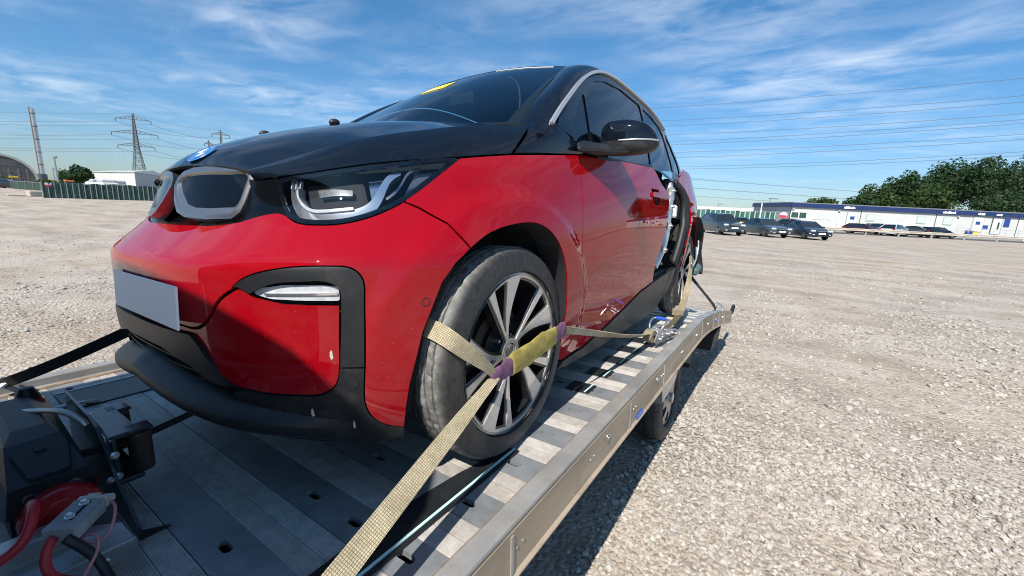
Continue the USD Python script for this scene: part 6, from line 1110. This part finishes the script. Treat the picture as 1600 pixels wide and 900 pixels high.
def crown(c, rad, n, size, seed, flat=.85):
    rg = np.random.default_rng(seed); c = np.array(c, float); nb = max(9, int(22)); B = rg.normal(size=(nb, 3)); B /= np.linalg.norm(B, axis=1)[:, None]; B = B * rg.uniform(.35, .82, (nb, 1)); B[:, 2] = np.abs(B[:, 2] + .1) * flat - .22; br = rg.uniform(.26, .46, nb)
    k = rg.integers(0, nb, n); d = rg.normal(size=(n, 3)); d /= np.linalg.norm(d, axis=1)[:, None]; P = B[k] + d * (br[k] * rg.uniform(.55, 1.05, n) ** .6)[:, None]
    P = P * rad + c; nn = d + rg.normal(0, .55, (n, 3)); nn /= np.linalg.norm(nn, axis=1)[:, None]; u = np.cross(nn, rg.normal(size=(n, 3))); u /= np.linalg.norm(u, axis=1)[:, None]; v = np.cross(nn, u); s = size * rg.uniform(.6, 1.3, n)[:, None]
    V = np.stack([P - u * s, P + v * s * .55, P + u * s, P - v * s * .55], 1).reshape(-1, 3); i = np.arange(n) * 4; Fc = np.vstack([np.c_[i, i + 1, i + 2], np.c_[i, i + 2, i + 3]]); return V, Fc, B * rad + c
def tree(label, u, vb, vt, wpx, Z, n=5200, leaf=leaf1, seed=1, size=.30, name='broadleaf_tree', group=None, drop=.10):
    p = gpt(u, vb, Z); top = zt(u, vt, Z); wr_ = wpx / 2 * Z / F; hc = top * (1 - drop) / 2; t = thing(name, label, 'tree', group, loc=p)
    cz = top - hc * .92; V, Fc, B = crown((0, 0, cz), (wr_, wr_ * .9, hc), n, size, seed); raw('crown', V, Fc, None, leaf, t)
    ms = [tube([(0, 0, 0), (wr_ * .03, 0, top * .25), (-wr_ * .03, 0, top * .6)], max(.12, top * .018), 8, 10)] + [tube([(0, 0, top * .22), tuple((np.array([0, 0, top * .22]) + b) / 2 + [0, 0, .3]), tuple(b)], max(.05, top * .007), 6, 8) for b in B[:9]]; obj('trunk', cat(ms), bark, t, smooth=True); return t
tg = 'trees behind the office cabin'
tree('tall dense tree, leftmost of the big group behind the office', 1412, 345, 254, 74, 92, leaf=leaf1, seed=3, group=tg)
tree('very tall dark tree with a rounded top behind the middle of the office', 1465, 345, 238, 84, 96, leaf=leaf1, seed=4, n=6500, group=tg)
tree('tallest broad dark tree behind the right end of the office', 1528, 345, 230, 92, 90, leaf=leaf1, seed=5, n=7000, group=tg)
tree('tall dark tree cut by the right edge of the photo', 1594, 345, 233, 84, 94, leaf=leaf1, seed=6, n=6500, group=tg)
tree('mid green tree in front of the tall group, behind the blue fascia', 1372, 345, 280, 64, 88, leaf=leaf2, seed=7, n=4200, group=tg)
tree('low bushy tree standing left of the tall trees behind the office', 1337, 345, 296, 46, 86, leaf=leaf1, seed=8, n=3200, group=tg)
tree('lower lighter green tree below the tallest trees', 1446, 345, 288, 84, 84, leaf=leaf2, seed=9, n=4200, group=tg)
tree('lower dark tree filling the gap above the right of the office', 1560, 345, 290, 100, 82, leaf=leaf1, seed=10, n=4800, group=tg)
tree('small separate tree just above the left part of the office roof', 1277, 345, 298, 48, 86, leaf=leaf2, seed=11, n=2600, group=tg)
# ---------------------------------------------------------------- left side of the yard
tree('round dark green tree beyond the corrugated fence on the left', 124, 300, 256, 44, 78, leaf=leaf1, seed=12, n=4200, drop=.02)
for k, (u, vt, w, Z, lab) in enumerate(((78, 278, 34, 84, 'olive green bush behind the near end of the corrugated fence'), (98, 280, 26, 80, 'small yellowish bush left of the round dark tree'), (8, 274, 34, 84, 'dark bush under the arched hangar at the left edge'))):
    tree(lab, u, 298, vt, w, Z, leaf=(leaf3, leaf3, leaf2)[k], seed=20 + k, n=1300, size=.22, name='bush', drop=.0)
fence_ms = [pbr('sheet_green' + ('' if k == 0 else f'_tone_{k}'), c, .5, vary=.25, vscale=2, dirt=(.25, .22, .17), dscale=1.5, damt=.5) for k, c in enumerate(((.035, .085, .075), (.05, .115, .10), (.025, .065, .06)))]; edge_m = pbr('sheet_edge', (.25, .33, .31), .5)
f0, f1 = on_ground(68, 309.0), on_ground(262, 314.5); fe, Lf = frame_on('corrugated_fence', f0, f1, 'green corrugated steel sheet fence along the left side of the yard', 'fence'); n_ = 46; w = Lf / n_; fh0, fh1 = zt(70, 285, np.linalg.norm((f0 - CW) @ AX[2])), zt(231, 290.5, float((f1 - CW) @ AX[2]))
for k in range(n_):
    hh_ = (fh0 + (fh1 - fh0) * k / n_) * (1 + .03 * math.sin(k * 5.3)); q = []
    for j in range(4): q += [((j + .1) * w * .24, -.05 * (j % 2)), ((j + .9) * w * .24, -.05 * (j % 2))]
    q += [(w * .97, 0), (w * .97, .04), (0, .04)]; pn = prism(Polygon(q), hh_, .0); pn.apply_translation((k * w, 0, 0)); obj('fence_panel', pn, fence_ms[(k * 7) % 3], fe)
    if k % 2 == 0: obj('sheet_edge', bx(.05, .05, hh_ * .99, (k * w, -.06, hh_ / 2)), edge_m, fe)
def corner(u, v, Z): return gpt(u, v, Z)
sg_ = thing('fence_banner', 'small white and red banner on the near end of the corrugated fence', 'banner', loc=f0, rotz=math.atan2((f1 - f0)[1], (f1 - f0)[0])); x0, z0 = along(70, 291, f0, f1); x1, z1 = along(79.5, 286, f0, f1); obj('white_half', bx(x1 - x0, .02, (z1 - z0) / 2, ((x0 + x1) / 2, -.11, z0 + (z1 - z0) * .75)), sign_w, sg_); obj('red_half', bx(x1 - x0, .02, (z1 - z0) / 2, ((x0 + x1) / 2, -.11, z0 + (z1 - z0) * .25)), pbr('banner_red', (.6, .03, .05), .6), sg_); obj('blue_patch', bx((x1 - x0) * .35, .02, (z1 - z0) * .3, (x0 + (x1 - x0) * .62, -.122, z0 + (z1 - z0) * .8)), sign_b, sg_)
# white industrial shed
sA_, sB_, sC_ = corner(146, 292, 88), corner(213, 294, 74), corner(262, 292, 96); sD_ = sA_ + sC_ - sB_; shed = thing('white_shed', 'white steel-clad industrial shed with a pale low-pitched roof below the pylon', 'building', loc=sB_); zB = zt(213, 268.5, 74); rel = [p - sB_ for p in (sA_, sB_, sC_, sD_)]
clad_w = pbr('cladding_white', (.62, .62, .57), .6, vary=.08, vscale=.6); clad_g = pbr('cladding_grey', (.27, .27, .26), .6, vary=.1); roof_g = pbr('roof_pale', (.40, .44, .41), .6, vary=.08)
def quadw(a, b, z): return trimesh.Trimesh([(*a[:2], 0), (*b[:2], 0), (*b[:2], z), (*a[:2], z)], [(0, 1, 2), (0, 2, 3), (0, 2, 1), (0, 3, 2)], process=False)
def slab(pts2, z0, z1): return prism(Polygon(pts2), z1 - z0, z0)
obj('wall', slab([p[:2] for p in rel], 0, zB), clad_w, shed); nBC = np.array([(rel[2] - rel[1])[1], -(rel[2] - rel[1])[0]]); nBC /= np.linalg.norm(nBC); nBC *= np.sign(nBC @ (CW[:2] - sB_[:2])); e_ = [rel[1][:2] + nBC * .03, rel[2][:2] + nBC * .03, rel[2][:2] - nBC * .02, rel[1][:2] - nBC * .02]; obj('end_wall', slab(e_, .02, zB - .01), clad_g, shed)
m1, m2 = (rel[0] + rel[3]) / 2, (rel[1] + rel[2]) / 2; ctr_ = sum(rel) / 4; ov = lambda p, z: (*((p - ctr_) * 1.03 + ctr_)[:2], z)
RV = [ov(rel[0], zB), ov(rel[1], zB), ov(rel[2], zB), ov(rel[3], zB), ov(m1, zB + .75), ov(m2, zB + .75)]; rfm = hull(RV + [(x, y, z - .12) for x, y, z in RV[:4]]); obj('roof', rfm, roof_g, shed)
for k in range(1, 14): q = rel[0] + (rel[1] - rel[0]) * k / 14; obj('cladding_joint', bx(.06, .06, zB - .1, (q[0], q[1], zB / 2 - .05)), pbr('joint_shade', (.5, .5, .46), .6) if k == 1 else UsdShade.Material.Get(stage, L('joint_shade')), shed)
for u, Z, s in ((153, 62, 1.2), (166, 60, 1.7), (183, 62, .9)): p = gpt(u, 300, Z); tk = thing('stored_vehicle', {153: 'pale van roof showing above the fence below the white shed', 166: 'white box trailer above the middle of the corrugated fence', 183: 'low grey pickup seen over the corrugated fence'}[u], 'vehicle', loc=p); obj('body', cat([bx(3.2 * s, 1.8, 1.3, (0, 0, 1.05), bev=.15)]), (white_wall, white_wall, grey_wall)[(u > 160) + (u > 170)], tk); obj('cab', bx(1.3 * s, 1.7, .7, (.8, 0, 1.9 - .15), bev=.18), grey_wall, tk); [obj('wheel', lathe([(.1, -.1), (.36, -.1), (.36, .1), (.1, .1)], 16, True, 'x').apply_transform(trimesh.transformations.rotation_matrix(math.pi / 2, (0, 0, 1))).apply_translation((q, -.85, .36)), rubber_trim, tk) for q in (-1.0, 1.0)]
# arched hangar, twin chimneys, lamp posts
hg0, hg1 = gpt(-78, 292, 112), gpt(63, 292, 124); hg, Lg_ = frame_on('arched_hangar', hg0, hg1, 'grey arched-roof industrial hangar at the left edge of the yard', 'building'); hz_ = zt(-4, 240, 120)
ua = np.linspace(0, math.pi, 31); arc = [(Lg_ / 2 - Lg_ / 2 * math.cos(a), hz_ * math.sin(a) ** .8) for a in ua]; obj('end_wall', xz(prism(Polygon(arc), .3), .3), pbr('hangar_grey', (.17, .165, .155), .8, vary=.2, vscale=.2), hg); outer = Polygon([(x + (x - Lg_ / 2) * .012, z * 1.012) for x, z in arc]); obj('roof', xz(prism(outer.difference(Polygon(arc).buffer(-.5)), 4), 4.0 - .5), pbr('hangar_roof', (.33, .32, .30), .6, vary=.15), hg)
for z in (.32, .62, .86): 
    wz = Lg_ / 2 * math.sqrt(max(0, 1 - z ** 2.5)); obj('wall_band', bx(2 * wz, .2, .5, (Lg_ / 2, -.22, hz_ * z)), frame_d, hg)
for x in (.55, .66, .77, .87): obj('mullion', bx(.5, .22, hz_ * .8 * math.sin(math.acos(1 - 2 * x)) if False else hz_ * .55, (Lg_ * x, -.24, hz_ * .28)), pbr('mullion_grey', (.10, .10, .10), .7) if x == .55 else UsdShade.Material.Get(stage, L('mullion_grey')), hg)
chz = zt(52, 172, 200); ch = thing('twin_chimney', 'tall twin steel chimney leaning against the sky behind the hangar', 'chimney', loc=gpt(68, 285, 200)); obj('brown_stack', lathe([(.34, 0), (.32, chz - .6), (.36, chz - .6), (.36, chz)], 20, True).apply_translation((-.62, -.56, 0)), pbr('stack_brown', (.13, .10, .095), .6, vary=.3, vscale=.2), ch, smooth=40); obj('steel_stack', lathe([(.82, 0), (.78, chz * .99)], 24, True).apply_translation((.2, .2, 0)), pbr('stack_steel', (.42, .42, .42), .35, metal=.8, vary=.2, vscale=.3), ch, smooth=40); obj('base_collar', lathe([(1.7, 0), (1.7, chz * .13)], 24, True), frame_d, ch, smooth=40)
for z in np.linspace(.25, .92, 5): obj('collar', cat([lathe([(.86, chz * z), (.86, chz * z + .4)], 24, True).apply_translation((.2, .2, 0)), bx(1.0, .3, .3, (-.3, -.25, chz * z + .2), rz=.75)]), frame_d, ch)
pole('lamp_post', 92, 291, 248, 72, .14, pg_, 'tall grey lamp post left of the round dark tree', 'lamp post', (1.7, .35, .3)); pole('lamp_post', 87, 290, 265, 120, .14, pg_, 'distant lamp post between the chimney and the near lamp post', 'lamp post', (1.5, .35, .3)); pole('lamp_post', 96.5, 290, 265, 130, .14, pg_, 'distant double lamp post beside the round dark tree', 'lamp post', (2.2, .35, .3))
mf0, mf1 = gpt(20, 296, 66), gpt(66, 298, 62); mf, Lm = frame_on('mesh_fence', mf0, mf1, 'dark green mesh fence between the parked cars and the corrugated fence', 'fence'); mh = zt(40, 284, 64); obj('mesh_panel', bx(Lm, .05, mh, (Lm / 2, 0, mh / 2)), pbr('mesh_green', (.02, .045, .03), .8, vary=.3), mf); [obj('post', bx(.10, .12, mh + .15, (x, -.06, (mh + .15) / 2)), pg_, mf) for x in np.linspace(0, Lm, 5)]; obj('top_rail', bx(Lm, .1, .08, (Lm / 2, -.03, mh)), pg_, mf)
cb = thing('concrete_block', 'pale concrete block and rubble at the near end of the corrugated fence', 'block', loc=on_ground(54, 307)); obj('block', bx(.55, .9, .5, (0, 0, .25), bev=.04, rz=.4), pbr('concrete', (.42, .36, .29), .9, vary=.2), cb); obj('rubble', cat([hull(RNG.normal(0, .16, (12, 3)) + [.3 * i - .5, .9, .12]) for i in range(4)]), pbr('rubble_tan', (.30, .24, .18), .9), cb); obj('slab', bx(.7, 1.1, .10, (-.1, -1.1, .06), bev=.02), UsdShade.Material.Get(stage, L('concrete')), cb)
car_at(4, 293, 70, 40, 'parked_car', 'silver car parked by the hangar at the left edge', paint=p_dk[5], H_=1.5, group='cars parked by the arched hangar'); car_at(17, 293.5, 68, 60, 'parked_car', 'black car parked next to the mesh fence at the far left', paint=p_dk[3], H_=1.4, group='cars parked by the arched hangar')
ys_ = thing('yellow_machine', 'yellow lifting machine arm standing before the arched hangar', 'machine', loc=gpt(21, 293, 74)); yl = pbr('machine_yellow', (.55, .36, .03), .5); zy = zt(21, 276.5, 74); obj('mast', bx(.25, .25, zy, (0, 0, zy / 2)), pg_, ys_); obj('boom', bx(.35, 1.1, .35, (0, .25, zy), bev=.06), yl, ys_); obj('base', bx(1.0, 1.5, .6, (0, 0, .3), bev=.1), frame_d, ys_)
om = thing('orange_machine', 'orange machine roof showing over the fence below the round tree', 'machine', loc=gpt(110, 298, 60)); zo = zt(110, 281.5, 60); obj('roof', bx(1.0, .95, .22, (0, 0, zo - .11), bev=.05), pbr('machine_orange', (.60, .14, .03), .5), om); obj('body', bx(.9, .85, zo - .25, (0, 0, (zo - .25) / 2)), frame_d, om)
# ---------------------------------------------------------------- pylons and power lines
steel = pbr('pylon_steel', (0.13, 0.14, 0.145), 0.6, metal=.4)
def pylon(label, u, v_top, Z, H_, azim, span, arms=((.985, .76), (.80, 1.0), (.63, .80)), group='lattice pylons on the left skyline'):
    p = gpt(u, v_top, Z); t = thing('pylon', label, 'pylon', group, loc=p, rotz=azim); rr = max(.14, Z * .00085)
    def half(z): z = z / H_; return (3.9 + (1.25 - 3.9) * min(z / .52, 1)) if z < .52 else 1.25 + (.28 - 1.25) * (z - .52) / .48
    legs, brace = [], []; zs = np.r_[np.linspace(0, .52, 6), np.linspace(.52, 1, 11)[1:]] * H_; cs = [(1, 1), (1, -1), (-1, -1), (-1, 1)]
    for a, b in zip(zs[:-1], zs[1:]):
        ha, hb = half(a), half(b)
        for k, (sx, sy) in enumerate(cs):
            legs.append(rod((sx * ha, sy * ha, a), (sx * hb, sy * hb, b), rr, 5)); tx, ty_ = cs[(k + 1) % 4]; brace.append(rod((sx * ha, sy * ha, a), (tx * hb, ty_ * hb, b), rr * .6, 4)); brace.append(rod((tx * ha, ty_ * ha, a), (sx * hb, sy * hb, b), rr * .6, 4)); brace.append(rod((sx * hb, sy * hb, b), (tx * hb, ty_ * hb, b), rr * .5, 4))
    for k in range(4): obj('leg', cat(legs[k::4]), steel, t)
    obj('bracing', cat(brace), steel, t); tips = []
    for zf_, wf in arms:
        z = zf_ * H_ - H_ * .06
        for s in (-1, 1):
            h0 = half(z); tip = np.array([s * span * wf, 0, z - .1]); q = [rod((s * h0, y, z), tip, rr * .7, 4) for y in (-h0, h0)] + [rod((s * h0, y, z + H_ * .042), tip, rr * .6, 4) for y in (-h0, h0)] + [rod((s * (h0 + (span * wf - h0) * f_), 0, z), (s * (h0 + (span * wf - h0) * (f_ + .15)), 0, z + H_ * .042 * (1 - f_ - .15)), rr * .5, 4) for f_ in (.1, .35, .6)]
            obj('cross_arm', cat(q), steel, t); obj('insulator', rod(tip, tip - [0, 0, H_ * .045], rr * .9, 5), frame_d, t); c, s_ = math.cos(azim), math.sin(azim); w_ = tip - [0, 0, H_ * .045]; tips.append(p + np.array([c * w_[0] - s_ * w_[1], s_ * w_[0] + c * w_[1], w_[2]]))
    return t, tips, p + [0, 0, H_]
rgt = math.atan2(AX[0][1], AX[0][0])
_, T1, top1 = pylon('large lattice pylon rising behind the white shed', 207, 178, 262, zt(206, 177.5, 262), rgt + .45, 11.5); _, T2, top2 = pylon('smaller far pylon just above the bonnet of the red car', 344, 203, 410, zt(341, 203, 410), rgt + .45, 9.5); pylon('farthest small pylon left of the one above the bonnet', 325.5, 219, 640, zt(325.5, 219, 640), rgt + .45, 7)
wire_m = pbr('cable_dark', (0.09, 0.095, 0.10), 0.6, metal=.3); wg_ = 'overhead power lines'
def wire(a, b, sag, r, label, n=40):
    t = np.linspace(0, 1, n); P = np.array(a) + (np.array(b) - a) * t[:, None]; P[:, 2] -= sag * 4 * t * (1 - t); data(obj('power_line', tube(P, r, 5), wire_m, smooth=True), label, 'power line', wg_)
dl = at(-900, 200, 300) - at(207, 200, 262); arms_ = ['upper left', 'upper right', 'middle left', 'middle right', 'lower left', 'lower right']
for k, q in enumerate(T1):
    wire(q, q + np.array([dl[0], dl[1], 2.0]), 7.0, .085, f'thin power line running left from the {arms_[k]} arm of the large pylon')
    wire(q, T2[k], 3.5, .085, f'thin power line from the {arms_[k]} arm of the large pylon to the smaller one')
    wire(T2[k], T2[k] + (at(1300, 190, 560) - at(341, 215, 410)) * [2.6, 2.6, 0] + [0, 0, 10], 12, .11, f'faint power line running right from the {arms_[k]} arm of the smaller pylon')
wire(top1, top2, 2.5, .06, 'earth wire joining the tips of the two larger pylons'); wire(top1, top1 + np.array([dl[0], dl[1], 2.0]), 5, .06, 'earth wire running left from the tip of the large pylon')
ords = ['topmost', 'second', 'third', 'fourth', 'fifth', 'sixth', 'seventh', 'eighth', 'ninth', 'lowest']
for kw, ((ul, vl), vr, sag) in enumerate((((1019, 168), 117, 1.2), ((1033, 187), 143, 1.6), ((1039, 195), 153, 1.6), ((1046, 209), 172, 1.5), ((1053, 219), 181, 1.5), ((1053, 224.5), 187, 1.5), ((1056, 236), 204, 1.6), ((1060, 244), 212, 1.6), ((1062, 258), 231, 1.8), ((1063, 262), 237, 1.8))):
    a, b = at(ul, vl, 230), at(1640, vr - (1640 - 1600) * .08, 150); d = b - a; wire(a - d * .15, b + d * .35, sag * 1.2, .075, f'{ords[kw]} of the ten dark power lines crossing the sky right of the car', 60)
